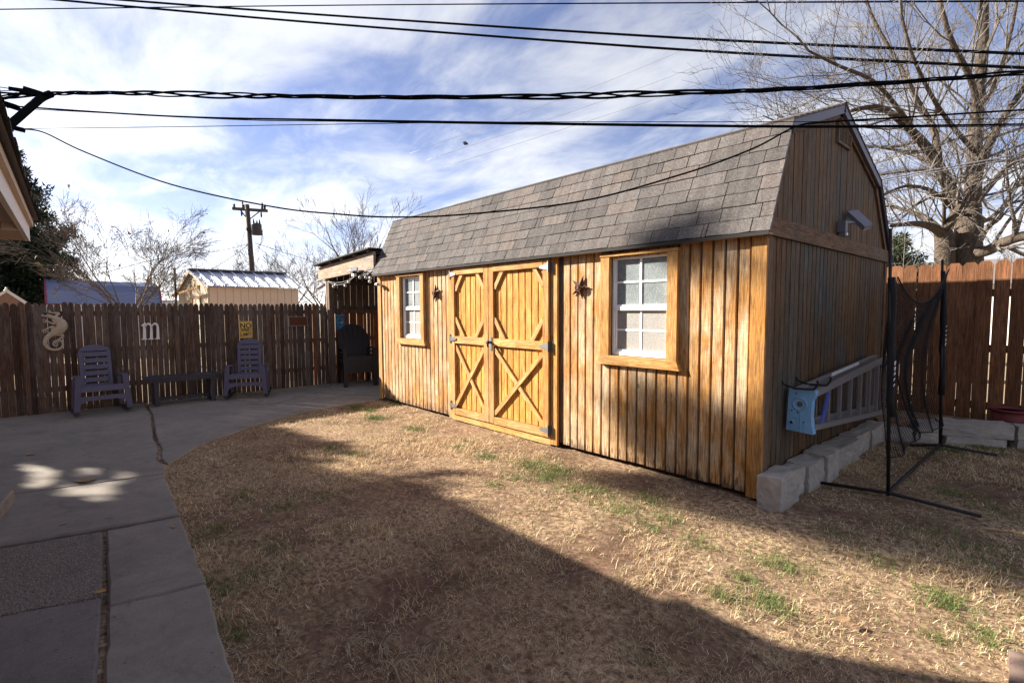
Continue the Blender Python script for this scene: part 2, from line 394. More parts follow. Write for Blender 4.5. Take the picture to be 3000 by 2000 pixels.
def tone_mat(name, rough=.7, trans=.0):
    t = NT(name); a = t.n('ShaderNodeAttribute', attribute_name='tone'); t.done(a.outputs['Color'], rough, spec=.2)
    if trans:
        tl = t.n('ShaderNodeBsdfTranslucent'); t.l(a.outputs['Color'], tl.inputs[0]); mx = t.n('ShaderNodeMixShader'); mx.inputs[0].default_value = trans
        t.l(t.b.outputs[0], mx.inputs[1]); t.l(tl.outputs[0], mx.inputs[2]); t.l(mx.outputs[0], t.out.inputs[0])
tone_mat('grass', .6, .3); tone_mat('needles', .6, .15)
def bark(name, a, b):
    t = NT(name); v = t.pos(); n = t.noise(v, 3, (5, 5, 1.6), 6, .7, .3); m_ = t.noise(v, 22, (1, 1, .4), 4, .7)
    col = t.mix(t.rng(n, .3, .7), a, b); col = t.mix(.6, col, t.mix(t.rng(m_, .3, .7), (.4, .4, .4), (1.4, 1.4, 1.4)), 'MULTIPLY')
    t.done(col, .9, m_, .9, .05, spec=.15)
bark('bark_pecan', (.06, .047, .036), (.14, .11, .085)); bark('bark_gray', (.12, .10, .085), (.22, .18, .15)); bark('bark_dark', (.05, .04, .035), (.09, .075, .06))
bark('twig_pale', (.125, .11, .096), (.215, .195, .178))
plain('straw_pale', (.46, .38, .27), .8, var=.2)
# ------------------------------------------------------------------ ground, lawn, patio
rng = np.random.default_rng(7); random.seed(7)
def vnoise(x, y, seed=0):                     # smooth value noise 0..1
    r = np.random.default_rng(seed).random((256, 256)); xi = np.floor(x).astype(int); yi = np.floor(y).astype(int)
    fx = x-xi; fy = y-yi; fx = fx*fx*(3-2*fx); fy = fy*fy*(3-2*fy); g = lambda a, b: r[a % 256, b % 256]
    return (g(xi, yi)*(1-fx)+g(xi+1, yi)*fx)*(1-fy)+(g(xi, yi+1)*(1-fx)+g(xi+1, yi+1)*fx)*fy
def fbm(x, y, s=0, o=4):
    t = 0; a = .5; n = 0
    for k in range(o): t = t+a*vnoise(x*2**k+13*k, y*2**k+7*k, s+k); n += a; a *= .55
    return t/n
def lawn_z(x, y): return -.03+.035*(fbm(x*.9+50, y*.9+50, 3)-.5)+.012*(fbm(x*6+9, y*6+9, 11)-.5)

struct('ground', MB().add([(-500, -500, -.12), (500, -500, -.12), (500, 500, -.12), (-500, 500, -.12)], [(0, 1, 2, 3)]), 'ground_dry')
def lawn():
    nx, ny = 220, 200; xs = np.linspace(-6.6, 4.6, nx); ys = np.linspace(-4.6, 4.3, ny); X, Y = np.meshgrid(xs, ys)
    Z = lawn_z(X, Y); edge = np.minimum.reduce([X-xs[0], xs[-1]-X, Y-ys[0], ys[-1]-Y]); Z = np.where(edge < .05, -.2, Z)
    V = np.stack([X.ravel(), Y.ravel(), Z.ravel()], 1); i = np.arange((ny-1)*(nx-1)); a = (i//(nx-1))*nx+i % (nx-1)
    o = link('lawn', fast_mesh('lawn', V, np.stack([a, a+1, a+nx+1, a+nx], 1), 'lawn_soil', smooth=True)); o['kind'] = 'structure'
lawn()

patio = struct('patio', MB().box(-8.8, -6.2, -.11, -6.3, 4.2, -.05).box(-6.3, -6.2, -.11, -3.9, -3.4, -.05).box(-3.9, -6.2, -.11, 1.6, -3.8, -.05), 'concrete_dark')
def ragged(poly, amt, step=.09, seed=1):      # subdivide and jitter an outline
    r = random.Random(seed); out = []
    for i in range(len(poly)):
        a = np.array(poly[i]); b = np.array(poly[(i+1) % len(poly)]); n = max(1, int(np.linalg.norm(b-a)/step))
        for k in range(n):
            q = a+(b-a)*k/n; j = amt if k else amt*.4; out.append((q[0]+r.uniform(-j, j), q[1]+r.uniform(-j, j)))
    return out
def slab(poly, mat, z=.0, thick=.1, amt=.006, seed=1, name='slab', label=None, step=.09):
    pts = [(x, y, z-.012) for x, y in ragged(poly, amt, step, seed)]
    c = np.mean(np.array(pts), 0); mb = MB(); mb.prism(pts, (0, 0, -thick))
    # rounded arris: a slightly smaller top face
    n = len(pts); ins = []
    P = np.array(pts)[:, :2]
    area = sum(P[i, 0]*P[(i+1) % n, 1]-P[(i+1) % n, 0]*P[i, 1] for i in range(n)); sg = 1 if area > 0 else -1
    for i in range(n):
        t = P[(i+1) % n]-P[i-1]; t /= np.linalg.norm(t)+1e-9; nrm = np.array([-t[1], t[0]])*sg; ins.append((P[i, 0]+nrm[0]*.012, P[i, 1]+nrm[1]*.012, z))
    order = range(n) if sg > 0 else range(n-1, -1, -1)
    mb2 = MB(); mb2.v = list(mb.v); mb2.f = [f for f in mb.f]
    # drop the flat top of the prism, add chamfer and inner face
    tops = [f for f in mb2.f if len(f) == n and abs(mb2.v[f[0]][2]-(z-.012)) < 1e-6]
    for f in tops: mb2.f.remove(f)
    k = len(mb2.v); mb2.v += [tuple(map(float, p)) for p in pts]+[tuple(map(float, p)) for p in ins]
    for i in range(n):
        j = (i+1) % n; q = (k+i, k+j, k+n+j, k+n+i); mb2.f.append(q if sg > 0 else q[::-1])
    mb2.f.append(tuple(k+n+i for i in order))
    o = part(name, mb2, mat, patio, label=label)
    return o
J1 = [(-8.75, -2.93), (-8.07, -3.0), (-7.3, -3.03), (-6.5, -3.12), (-5.66, -3.2), (-5.1, -3.23), (-4.6, -3.30), (-4.33, -3.28)]
slab(J1+[(-4.53, -3.14), (-4.93, -2.88), (-5.15, -2.64), (-5.35, -2.39), (-5.6, -2.02), (-5.78, -1.75), (-5.92, -1.4), (-6.02, -1.08), (-6.09, -.74), (-6.13, -.4), (-6.15, -.06), (-6.22, -.05), (-6.22, 4.1), (-8.75, 4.1)], 'concrete', seed=1, amt=.008)
slab([(x, y-.035) for x, y in J1[:-1]]+[(-4.31, -3.32), (-3.99, -3.355), (-4.23, -4.45), (-4.3, -6), (-8.75, -6)], 'concrete', z=-.004, seed=2, amt=.008)
slab([(-3.955, -3.36), (-2.79, -3.425), (-2.855, -3.83), (-2.99, -4.37), (-3.12, -6), (-4.27, -6), (-4.21, -4.45)], 'concrete', z=.002, seed=3)
slab([(-2.73, -3.43), (-1.578, -3.495), (-1.66, -3.915), (-2.795, -3.85)], 'concrete', z=-.002, seed=4)
slab([(-1.566, -3.497), (-.6, -3.58), (1.55, -3.77), (1.55, -4.1), (-.99, -3.975), (-1.648, -3.915)], 'concrete', z=-.004, seed=5)
slab([(-2.822, -3.870), (-1.80, -3.930), (-1.93, -4.32), (-2.14, -6), (-3.08, -6), (-2.955, -4.37)], 'concrete_aggregate', z=-.01, seed=6, name='aggregate_slab', label='exposed aggregate pebble slab')
slab([(-1.794, -3.931), (-1.0, -3.994), (1.55, -4.12), (1.55, -6), (-2.13, -6), (-1.924, -4.32)], 'concrete_dark', z=-.008, seed=7)
def crack(pts, w, seed):
    r = random.Random(seed); P = []
    for a, b in zip(pts[:-1], pts[1:]):
        for k in range(6): P.append(np.array(a)+(np.array(b)-np.array(a))*k/6+np.array([r.uniform(-.012, .012), r.uniform(-.012, .012)]))
    P.append(np.array(pts[-1])); mb = MB()
    for i in range(len(P)-1):
        a, b = P[i], P[i+1]; t = b-a; t /= np.linalg.norm(t); n = np.array([-t[1], t[0]])
        w0 = w*r.uniform(.4, 1); mb.add([(*(a-n*w0), .0035), (*(b-n*w0), .0035), (*(b+n*w0), .0035), (*(a+n*w0), .0035)], [(0, 1, 2, 3)])
    return part('crack', mb, 'deck_felt', patio)
crack([onz(*q)[:2] for q in ((721, 1183), (790, 1184), (818, 1180), (887, 1160), (953, 1146))], .009, 3)
sp_ = onz(42, 1432, .1)
slab([(-3.40, -4.42), (sp_[0], sp_[1]), (sp_[0]-.1, sp_[1]-.12), (-4.12, -6), (-3.5, -6)], 'concrete', z=.1, thick=.2, seed=9, name='step', label='raised concrete step at the house side')

# soil fill in the open joints
def fill(pts, w, seed):
    mb = MB(); r = random.Random(seed)
    for a, b in zip(pts[:-1], pts[1:]): mb.bar((*a, -.05), (*b, -.05), w, .03)
    return part('joint_fill', mb, 'lawn_soil', patio)
fill([(x, y-.017) for x, y in J1], .05, 1); fill([(-2.76, -3.40), (-2.825, -3.84), (-2.98, -4.37), (-3.1, -6)], .07, 2)
fill([(-2.8, -3.867), (-1.83, -3.93), (-.99, -3.993), (1.5, -4.125)], .05, 3); fill([(-3.97, -3.35), (-4.24, -4.6)], .04, 4)

# ------------------------------------------------------------------ shed
LEN, DEP = 6.187, 3.7
shed = thing('garden_shed', 'honey brown wooden barn style shed with gray shingled gambrel roof', 'shed', (0, 0, 0))
DOORX = (-4.105, -2.135); DTOP = 2.04
WINS = {'far': (-5.435, -4.845, 1.06, 1.99), 'near': (-1.435, -.81, 1.05, 1.985)}
OV = .09
eF = ony(2237, 674, -OV); EZ = float(eF[2])                       # eave tip height
prof_px = {'K': (2324, 345), 'P': (2477, 303), 'KB': (2582, 528)}
XG = .055
K, P_, KB = [onx(*prof_px[k], XG) for k in ('K', 'P', 'KB')]
ROOF = [(-OV, EZ), (K[1], K[2]), (P_[1], P_[2]), (KB[1], KB[2]), (DEP+OV, EZ-.01)]
print('roof profile', [(round(float(a), 3), round(float(b), 3)) for a, b in ROOF])
plank_me = {}
def plank_mesh(mat):                          # unit plank, front face on -y with eased edges
    if mat not in plank_me:
        e = .05; v = [(-.5, 0, 0), (-.5+e, -1, 0), (.5-e, -1, 0), (.5, 0, 0)]; v = v+[(a, b, 1) for a, b, c in v]
        plank_me[mat] = MB().add(v, [(3, 2, 1, 0), (4, 5, 6, 7), (0, 1, 5, 4), (1, 2, 6, 5), (2, 3, 7, 6), (3, 0, 4, 7)]).mesh('plank', mat)
    return plank_me[mat]
def plank(x, w, z0, z1, yb, th, mat, parent=None, name='plank', rot=0):
    o = link(name, plank_mesh(mat), parent or shed, True); o.location = (x, yb, z0) if not rot else (yb, x, z0)
    o.scale = (w, th, z1-z0); o.rotation_euler = (0, 0, rot); return o
# carcass: panels around the openings, recessed 11 mm behind the planks
mb = MB(); zt = 2.12
xs_ = [-LEN+.01, WINS['far'][0], WINS['far'][1], DOORX[0], DOORX[1], WINS['near'][0], WINS['near'][1], -.01]
for i in range(7):
    a, b = xs_[i], xs_[i+1]; w = {1: WINS['far'], 5: WINS['near']}.get(i)
    if w: mb.box(a, .020, .04, b, .05, w[2]); mb.box(a, .020, w[3], b, .05, zt)
    else: mb.box(a, .020, .04, b, .05, zt)
mb.box(-LEN+.01, .05, .05, -LEN+.05, DEP, zt); mb.box(-LEN+.05, DEP-.05, .05, -.06, DEP, zt)
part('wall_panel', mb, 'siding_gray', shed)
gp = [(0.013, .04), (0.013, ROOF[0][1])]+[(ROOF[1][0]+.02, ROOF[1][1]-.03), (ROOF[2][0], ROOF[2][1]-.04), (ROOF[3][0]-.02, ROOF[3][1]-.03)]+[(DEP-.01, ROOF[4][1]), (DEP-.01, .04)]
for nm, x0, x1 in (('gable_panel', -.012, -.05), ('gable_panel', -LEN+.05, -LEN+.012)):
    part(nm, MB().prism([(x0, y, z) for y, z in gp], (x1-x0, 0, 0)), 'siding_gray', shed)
part('floor', MB().box(-LEN+.06, .055, .03, -.055, DEP-.055, .07), 'post_dark', shed)
for y in (.12, 1.8, 3.5): part('skid', MB().box(-LEN+.05, y, -.08, -.06, y+.1, .03), 'post_dark', shed)
# front planks
PW = .1035
x = -.105-PW/2; r_ = random.Random(4)
while x > -LEN+.09:
    zb = .028+r_.uniform(-.006, .006)
    segs = [(zb, 2.11)]
    if DOORX[0]-.035 < x < DOORX[1]+.035: segs = []
    for w in WINS.values():
        if w[0]-.06 < x < w[1]+.06: segs = [(zb, w[2]-.06), (w[3]+.0, 2.11)]
    for a, b in segs: plank(x, PW-.0150+r_.uniform(-.0012, .0012), a, b, .020, .020+r_.uniform(-.0012, .0015), 'siding_honey')
    x -= PW
# side planks, cut to the gable
def roof_z(y, drop):
    for (a, b), (c, d) in zip(ROOF[:-1], ROOF[1:]):
        if a <= y <= c: return b+(d-b)*(y-a)/(c-a)-drop
    return EZ
BT = 2.196; BB = BT-.14
y = .105+PW/2
while y < DEP-.1:
    w = PW-.0105; a, b = y-w/2, y+w/2
    th = .012+r_.uniform(-.001, .0015)
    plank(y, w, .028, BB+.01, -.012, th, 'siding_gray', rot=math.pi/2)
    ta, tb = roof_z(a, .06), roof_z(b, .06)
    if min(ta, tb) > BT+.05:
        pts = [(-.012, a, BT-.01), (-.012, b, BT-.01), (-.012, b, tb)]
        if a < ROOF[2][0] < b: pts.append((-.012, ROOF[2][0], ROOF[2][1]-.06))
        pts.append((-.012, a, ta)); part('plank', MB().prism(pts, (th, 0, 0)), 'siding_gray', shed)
    y += PW
# corner boards, band
part('corner_board', MB().box(-.098, -.016, .0, .016, .0115, 2.115), 'trim_honey', shed)
part('corner_board', MB().box(-.0115, .0125, .0, .0155, .1, 2.05), 'trim_gray', shed)
part('corner_board', MB().box(-LEN-.016, -.016, .0, -LEN+.088, .0115, 2.10), 'trim_honey', shed)
part('corner_board', MB().box(-LEN-.0155, .0125, 0, -LEN+.0115, .1, 2.05), 'trim_gray', shed)
part('corner_board', MB().box(-.0115, DEP-.09, .0, .0155, DEP, 2.05), 'trim_gray', shed)
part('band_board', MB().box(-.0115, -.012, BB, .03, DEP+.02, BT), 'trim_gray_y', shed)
part('frieze_board', MB().box(-LEN+.09, -.0045, 2.062, -.1, -.0015, 2.13), 'trim_honey_x', shed)
# far (left) wall planks
y = .15
while y < DEP:
    plank(y, PW-.0105, .03, 2.05, -LEN+.012, .012, 'siding_gray', rot=-math.pi/2); y += PW

# roof: deck, soffit, drip edge, shingles
def lerp2(a, b, t): return (a[0]+(b[0]-a[0])*t, a[1]+(b[1]-a[1])*t)
X0, X1 = -LEN-.055, XG
def deck(i, th=.022, name='roof_deck', mat='deck_felt', lift=0.):
    a, b = np.array(ROOF[i]), np.array(ROOF[i+1]); t = (b-a)/np.linalg.norm(b-a); n = np.array([-t[1], t[0]])
    q = [a-n*.012, b-n*.012, b-n*(.012+th), a-n*(.012+th)]
    return part(name, MB().prism([(X0+.01, p[0], p[1]) for p in q], (X1-X0-.02, 0, 0)), mat, shed)
for i in range(4): deck(i)
part('eave_soffit', MB().box(X0+.012, -OV+.012, EZ-.026, X1-.012, .02, EZ-.014), 'trim_honey_x', shed)
part('drip_edge', MB().box(X0, -OV-.004, EZ-.034, X1, -OV+.004, EZ-.006), 'deck_felt', shed)
def rake(i, x, w0, w1, dx, name, mat):
    a, b = np.array(ROOF[i]), np.array(ROOF[i+1]); t = (b-a)/np.linalg.norm(b-a); n = np.array([-t[1], t[0]])
    ext = .012 if name == 'rake_metal' else 0
    q = [a-n*w0, b-n*w0, b-n*w1, a-n*w1]
    return part(name, MB().prism([(x, p[0], p[1]) for p in q], (dx, 0, 0)), mat, shed)
for i in range(4):
    rake(i, .03, .012, .085 if i in (1, 2) else .03, XG-.03, 'rake_metal', 'drip_metal')
    rake(i, -.0105, .05, .118, .035, 'rake_board', 'trim_gray_y')
    rake(i, X0, .012, .085, .03, 'rake_metal', 'drip_metal')
sh_me = {}
def shingle_mesh(k):
    if k not in sh_me:
        r = random.Random(k); V = []; nn = 5
        for zt_ in (0, 1):
            for i in range(nn):
                V.append((i/(nn-1)-.5, r.uniform(-.03, .02) if zt_ >= 0 else 0, zt_))
        for i in range(nn): V.append((i/(nn-1)-.5, 1.12, -.15))
        for i in range(nn): V[nn+i] = (V[i][0], V[i][1], 1.)
        F = [(i, i+1, nn+i+1, nn+i) for i in range(nn-1)]+[(nn+i, nn+i+1, 2*nn+i+1, 2*nn+i) for i in range(nn-1)]
        F += [(0, nn, 2*nn), (nn-1, 3*nn-1, 2*nn-1)]
        sh_me[k] = MB().add(V, F).mesh('shingle', 'shingle')
    return sh_me[k]
def shingle_slope(i, rows, x0, x1, seed, wmin=.15, wmax=.31):
    a, b = np.array(ROOF[i]), np.array(ROOF[i+1]); Ls = np.linalg.norm(b-a); t = (b-a)/Ls; n = np.array([-t[1], t[0]])
    if n[1] < 0: n = -n
    ex = Ls/rows; r = random.Random(seed)
    for k in range(rows):
        p = a+t*ex*k; xx = x0-r.uniform(0, .1)
        while xx < x1:
            w = r.choice([r.uniform(wmin, wmax), r.uniform(.2, .27)])
            if r.random() < .07: w = r.uniform(.035, .06)
            xe = min(xx+w, x1); xs = max(xx, x0)
            if xe-xs > .02:
                o = link('shingle', shingle_mesh(r.randrange(6)), shed, True)
                th = r.choice([.005, .007, .010]); g = r.choice([.005, .007, .008])
                sx = xe-xs-g; c = (xs+xe)/2
                o.matrix_basis = Matrix(((sx, 0, 0, c), (0, t[0]*ex, n[0]*th, p[0]-n[0]*.006), (0, t[1]*ex, n[1]*th, p[1]-n[1]*.006), (0, 0, 0, 1)))
            xx += w
shingle_slope(0, 8, X0-.015, X1+.008, 11, .20, .36)
# upper slopes and the back: courses seen only edge-on, each a long strip
def strips(i, rows):
    a, b = np.array(ROOF[i]), np.array(ROOF[i+1]); Ls = np.linalg.norm(b-a); t = (b-a)/Ls; n = np.array([-t[1], t[0]])
    ex = Ls/rows
    for k in range(rows):
        p = a+t*ex*k; q = a+t*ex*(k+1.1)
        lo, hi = (.008, -.006) if i < 2 else (-.006, .008)
        pts = [p-n*.011, q-n*.011, q+n*hi, p+n*lo]
        part('shingle_course', MB().prism([(X0-.012, s[0], s[1]) for s in pts], (X1-X0+.02, 0, 0)), 'shingle', shed)
strips(1, 10); strips(2, 10); strips(3, 8)
pk = ROOF[2]; part('ridge_cap', MB().prism([(X0-.012, pk[0]-.13, pk[1]-.045), (X0-.012, pk[0], pk[1]+.018), (X0-.012, pk[0]+.13, pk[1]-.05), (X0-.012, pk[0], pk[1]+.008)], (X1-X0+.022, 0, 0)), 'shingle', shed)

# doors
def door(x0, x1, seed, side):
    d = part('door', MB().box(x0, -.002, .1, x1, .010, DTOP), 'door_honey', shed, label='%s door leaf with X brace and corner braces' % ('left' if side < 0 else 'right'))
    r = random.Random(seed); ST = .085; yb = -.002; F1 = -.05
    n = max(5, int(round((x1-x0-2*ST)/.103))); w = (x1-x0-2*ST)/n
    for k in range(n):
        o = plank(x0+ST+w*(k+.5), w-.009, .17, DTOP-.06, yb, .009+r.uniform(-.001, .001), 'door_honey', d)
    def bx(name, a, b, c, e, y1=F1, mat='trim_honey'): return part(name, MB().box(a, y1, b, c, yb, e), mat, d)
    bx('stile', x0, .08, x0+ST, DTOP); bx('stile', x1-ST, .08, x1, DTOP)
    bx('rail', x0+ST-.0, DTOP-.085, x1-ST, DTOP-.003, F1-.004, 'trim_honey_x'); bx('rail', x0+ST, 1.045, x1-ST, 1.138, F1+.003, 'trim_honey_x'); bx('rail', x0+ST, .078, x1-ST, .162, F1+.002, 'trim_honey_x')
    def brace(a, b, wd, y1, nm='brace'):
        a = np.array(a); b = np.array(b); L_ = np.linalg.norm(b-a); ang = math.atan2(b[1]-a[1], b[0]-a[0])
        mb = MB().box(-L_/2, 0, -wd/2, L_/2, -y1, wd/2); o = part(nm, mb, 'brace_honey', d, True)
        o.location = ((a[0]+b[0])/2, yb-.001, (a[1]+b[1])/2); o.rotation_euler = (0, -ang, 0); return o
    a, b = x0+ST, x1-ST; wd = .052
    brace((a+.005, .20), (b-.005, 1.005), wd, .040); brace((a+.005, 1.005), (b-.005, .20), wd, .034)
    c = .21
    brace((a+.012, 1.96-c), (a+c*.75, 1.965), wd, .036, 'corner_brace'); brace((b-.012, 1.96-c), (b-c*.75, 1.965), wd, .036, 'corner_brace')
    brace((a+.008, 1.13+c*1.2), (a+c*.9, 1.13), wd, .036, 'corner_brace'); brace((b-.008, 1.13+c*1.2), (b-c*.9, 1.13), wd, .036, 'corner_brace')
    for z in ((1.965, 1.10, .19) if side < 0 else (1.955, 1.086, .155)):
        h = MB(); xs = x0 if side < 0 else x1; s = 1 if side < 0 else -1
        h.prism([(xs+s*.004, F1-.006, z-.035), (xs+s*.004, F1-.006, z+.035), (xs+s*.13, F1-.006, z+.012), (xs+s*.13, F1-.006, z-.012)], (0, -.004, 0))
        h.box(xs-s*.006, F1-.012, z-.06, xs+s*.004, F1+.002, z+.06)
        o = part('hinge', h, 'galv', d)
        part('hinge_leaf', MB().box(xs-s*.045, -.026, z-.06, xs-s*.008, -.021, z+.06), 'galv', o)
        part('knuckle', MB().lathe((xs-s*.008, F1-.004, z-.06), [(.009, 0), (.009, .12)], 8), 'black_iron', o)
    return d
dl = door(-4.075, -3.275, 1, -1); dr = door(-3.262, -2.243, 2, 1)
hb = MB(); hb.box(-3.235, -.058, .99, -3.20, -.052, 1.155); hnd = part('handle', hb, 'galv', dr)
part('grip', MB().tube([(-3.218, -.055, 1.09), (-3.218, -.095, 1.09), (-3.215, -.11, 1.07), (-3.21, -.105, 1.03)], [.016, .016, .013, .009], 8).lathe((-3.218, -.105, 1.09), [(.022, -.012), (.026, 0), (.022, .012)], 10, 1), 'black_iron', hnd, smooth=True)
for a, b in ((-4.17, -4.085), (-2.233, -2.14)): part('door_jamb', MB().box(a, -.02, .0, b, .011, 2.10), 'trim_honey', shed)
part('door_head', MB().box(-4.085, -.018, DTOP+.008, -2.233, .011, 2.10), 'trim_honey_x', shed)
part('threshold', MB().box(-4.085, -.022, -.012, -2.233, .02, .075), 'trim_honey_x', shed)

# windows
def window(key, lab):
    x0, x1, z0, z1 = WINS[key]
    w = part('window', MB().box(x0, 0.0130, z0, x0+.022, 0.0510, z1).box(x1-.022, 0.0130, z0, x1, 0.0510, z1).box(x0+.022, 0.0130, z1-.02, x1-.022, 0.0510, z1).box(x0+.022, 0.0050, z0, x1-.022, 0.0510, z0+.034), 'white_vinyl', shed, label=lab)
    a, b = x0+.022, x1-.022; zm = (z0+z1)/2-.005
    part('meeting_rail', MB().box(a, 0.0090, zm-.03, b, 0.0490, zm+.006).box(a, 0.0170, zm+.006, b, 0.0490, zm+.024), 'white_vinyl', w)
    for p_, q_ in ((a, a+.02), (b-.018, b)): part('sash_stile', MB().box(p_, 0.0210, zm+.024, q_, 0.0490, z1-.02), 'white_vinyl', w)
    part('sash_frame', MB().box(a, 0.0200, z0+.034, a+.02, 0.0490, zm-.03).box(b-.018, 0.0200, z0+.034, b, 0.0490, zm-.03).box(a+.02, 0.0200, z0+.034, b-.018, 0.0490, z0+.055), 'white_vinyl', w)
    c = (a+b)/2; m1 = (zm+.024+z1-.02)/2; m2 = (z0+.055+zm-.03)/2
    part('muntin', MB().box(c-.01, 0.0230, zm+.024, c+.01, 0.0330, z1-.02), 'white_vinyl', w); part('muntin', MB().box(a+.02, 0.0240, m1-.009, b-.018, 0.0320, m1+.009), 'white_vinyl', w)
    part('muntin', MB().box(c-.01, 0.0345, z0+.055, c+.01, 0.0390, zm-.03), 'white_vinyl', w); part('muntin', MB().box(a+.02, 0.0352, m2-.009, b-.018, 0.0385, m2+.009), 'white_vinyl', w)
    for (p, q) in ((a+.02, c-.01), (c+.01, b-.018)):
        for (s, t_) in ((zm+.024, m1-.009), (m1+.009, z1-.02)): part('pane', MB().box(p, 0.0340, s, q, 0.0380, t_), 'glass_dirty', w)
        for (s, t_) in ((z0+.055, m2-.009), (m2+.009, zm-.03)): part('pane', MB().box(p, 0.0400, s, q, 0.0440, t_), 'screen_pale', w)
    part('blind', MB().box(a, 0.0810, z0, b, 0.0850, z1), 'blind_pale', w)
    cw = .10 if key == 'near' else .088
    part('casing', MB().box(x0-cw, -.048, z0-.005, x0-.001, -.001, z1+.012), 'trim_honey', w); part('casing', MB().box(x1+.001, -.048, z0-.005, x1+cw, -.001, z1+.012), 'trim_honey', w)
    part('head_casing', MB().box(x0-cw-.006, -.056, z1+.013, x1+cw+.008, -.001, z1+.036), 'trim_honey_x', w)
    part('sill_board', MB().prism([(x0-cw-.035, -.001, z0-.095), (x1+cw+.032, -.001, z0-.095), (x1+cw, -.001, z0-.006), (x0-cw, -.001, z0-.006)], (0, -.05, 0)), 'trim_honey_x', w)
window('near', 'near window with dusty upper panes'); window('far', 'far window beside the left corner')

# gable vent
VZ = 3.075
vt = part('vent', MB().box(.001, 1.58, VZ, .026, 1.60, VZ+.21).box(.001, 1.955, VZ, .032, 1.975, VZ+.21).box(.001, 1.60, VZ, .026, 1.955, VZ+.018).box(.001, 1.60, VZ+.192, .032, 1.955, VZ+.21).box(.001, 1.715, VZ+.018, .028, 1.73, VZ+.192).box(.001, 1.835, VZ+.018, .028, 1.85, VZ+.192), 'trim_gray', shed, label='louvred gable vent')
for a, b in ((1.60, 1.715), (1.73, 1.835), (1.85, 1.955)):
    for k in range(9):
        z = VZ+.024+k*.0188; part('slat', MB().prism([(.004, a, z), (.026, a, z-.004), (.026, a, z+.004), (.004, a, z+.010)], (0, b-a, 0)), 'trim_gray', vt)
part('vent_screen', MB().box(.0005, 1.60, VZ+.018, .002, 1.955, VZ+.192), 'dark_void', vt)

# things fixed to the shed
def star(c, tilt, lab):
    mb = MB(); ro, ri = .125, .047; d = .028
    pts = []
    for k in range(10):
        a = math.pi/2+tilt+k*math.pi/5; r = ro if k % 2 == 0 else ri; pts.append((c[0]+r*math.cos(a), -.018, c[1]+r*math.sin(a)))
    mb.v = pts+[(c[0], -.018-d, c[1])]+[(p[0], -.013, p[2]) for p in pts]
    mb.f = [(k, 10, (k+1) % 10) for k in range(10)]+[(11+k, k, (k+1) % 10, 11+(k+1) % 10) for k in range(10)]
    root = thing('barn_star', lab, 'star', (c[0], -.012, c[1]), 0, 'metal stars on the shed wall')
    part('star_body', mb, 'rust_iron', root)
    bb = MB()
    for k in range(5):
        a = math.pi/2+tilt+k*2*math.pi/5; e = np.array([c[0]+ro*.97*math.cos(a), -.021, c[1]+ro*.97*math.sin(a)])
        bb.tube([np.array([c[0], -.046, c[1]]), e], .0022, 5)
    part('ridge_wire', bb, 'rust_iron', root)
    ring = [(c[0]+.036*math.cos(k*math.pi/8), -.052, c[1]+.036*math.sin(k*math.pi/8)) for k in range(17)]; part('ring', MB().tube(ring, .006, 6), 'rust_iron', root)
    ring = [(c[0]+.017*math.cos(k*math.pi/6), -.058, c[1]+.017*math.sin(k*math.pi/6)) for k in range(13)]; part('boss', MB().tube(ring, .007, 6).lathe((c[0], -.05, c[1]), [(.014, -.012), (.010, .004)], 8, 1), 'rust_iron', root)
star((-1.822, 1.716), R(-20), 'rusty metal barn star between the doors and the near window')
star((-4.47, 1.725), R(4), 'rusty metal barn star between the far window and the doors')
sc = thing('security_camera', 'small white security camera at the top left of the shed front', 'camera', (-6.08, -.016, 1.89))
part('mount', MB().lathe((-6.085, -.05, 1.90), [(.02, .034), (.022, .028), (.012, 0)], 10, 1), 'camera_white', sc)
part('body', MB().tube([(-6.09, -.05, 1.915), (-6.03, -.10, 1.905)], [.026, .028], 10).tube([(-6.10, -.055, 1.93), (-6.14, -.085, 1.90)], [.02, .022], 10), 'camera_white', sc, smooth=True)
part('lens', MB().tube([(-6.03, -.10, 1.905), (-6.022, -.106, 1.904)], [.018, .016], 10), 'plastic_black', sc)
fl = thing('flood_light', 'gray motion sensor flood light over the band board of the shed gable', 'flood light', (.03, 1.74, 2.2))
part('sensor', MB().box(.005, 1.70, 2.235, .075, 1.775, 2.345).box(.015, 1.71, 2.2, .07, 1.768, 2.232), 'lamp_gray', fl)
part('arm', MB().bar((.05, 1.77, 2.335), (.10, 2.0, 2.35), .04, .022), 'lamp_gray', fl)
part('head', MB().prism([(.03, 1.86, 2.42), (.155, 1.97, 2.265), (.185, 2.12, 2.30), (.06, 2.06, 2.44)], (.022, -.02, .032)), 'lamp_gray', fl)
part('lens', MB().prism([(.150, 1.978, 2.268), (.180, 2.112, 2.303), (.072, 2.058, 2.425), (.045, 1.895, 2.398)], (.005, .004, -.007)), 'lamp_lens', fl)
part('visor', MB().prism([(.05, 1.84, 2.46), (.085, 2.05, 2.48), (.20, 2.11, 2.335), (.19, 2.10, 2.33), (.04, 1.85, 2.452)], (.004, -.004, .006)), 'lamp_gray', fl)
part('photocell', MB().box(.07, 1.73, 2.205, .082, 1.765, 2.228), 'camera_white', fl)

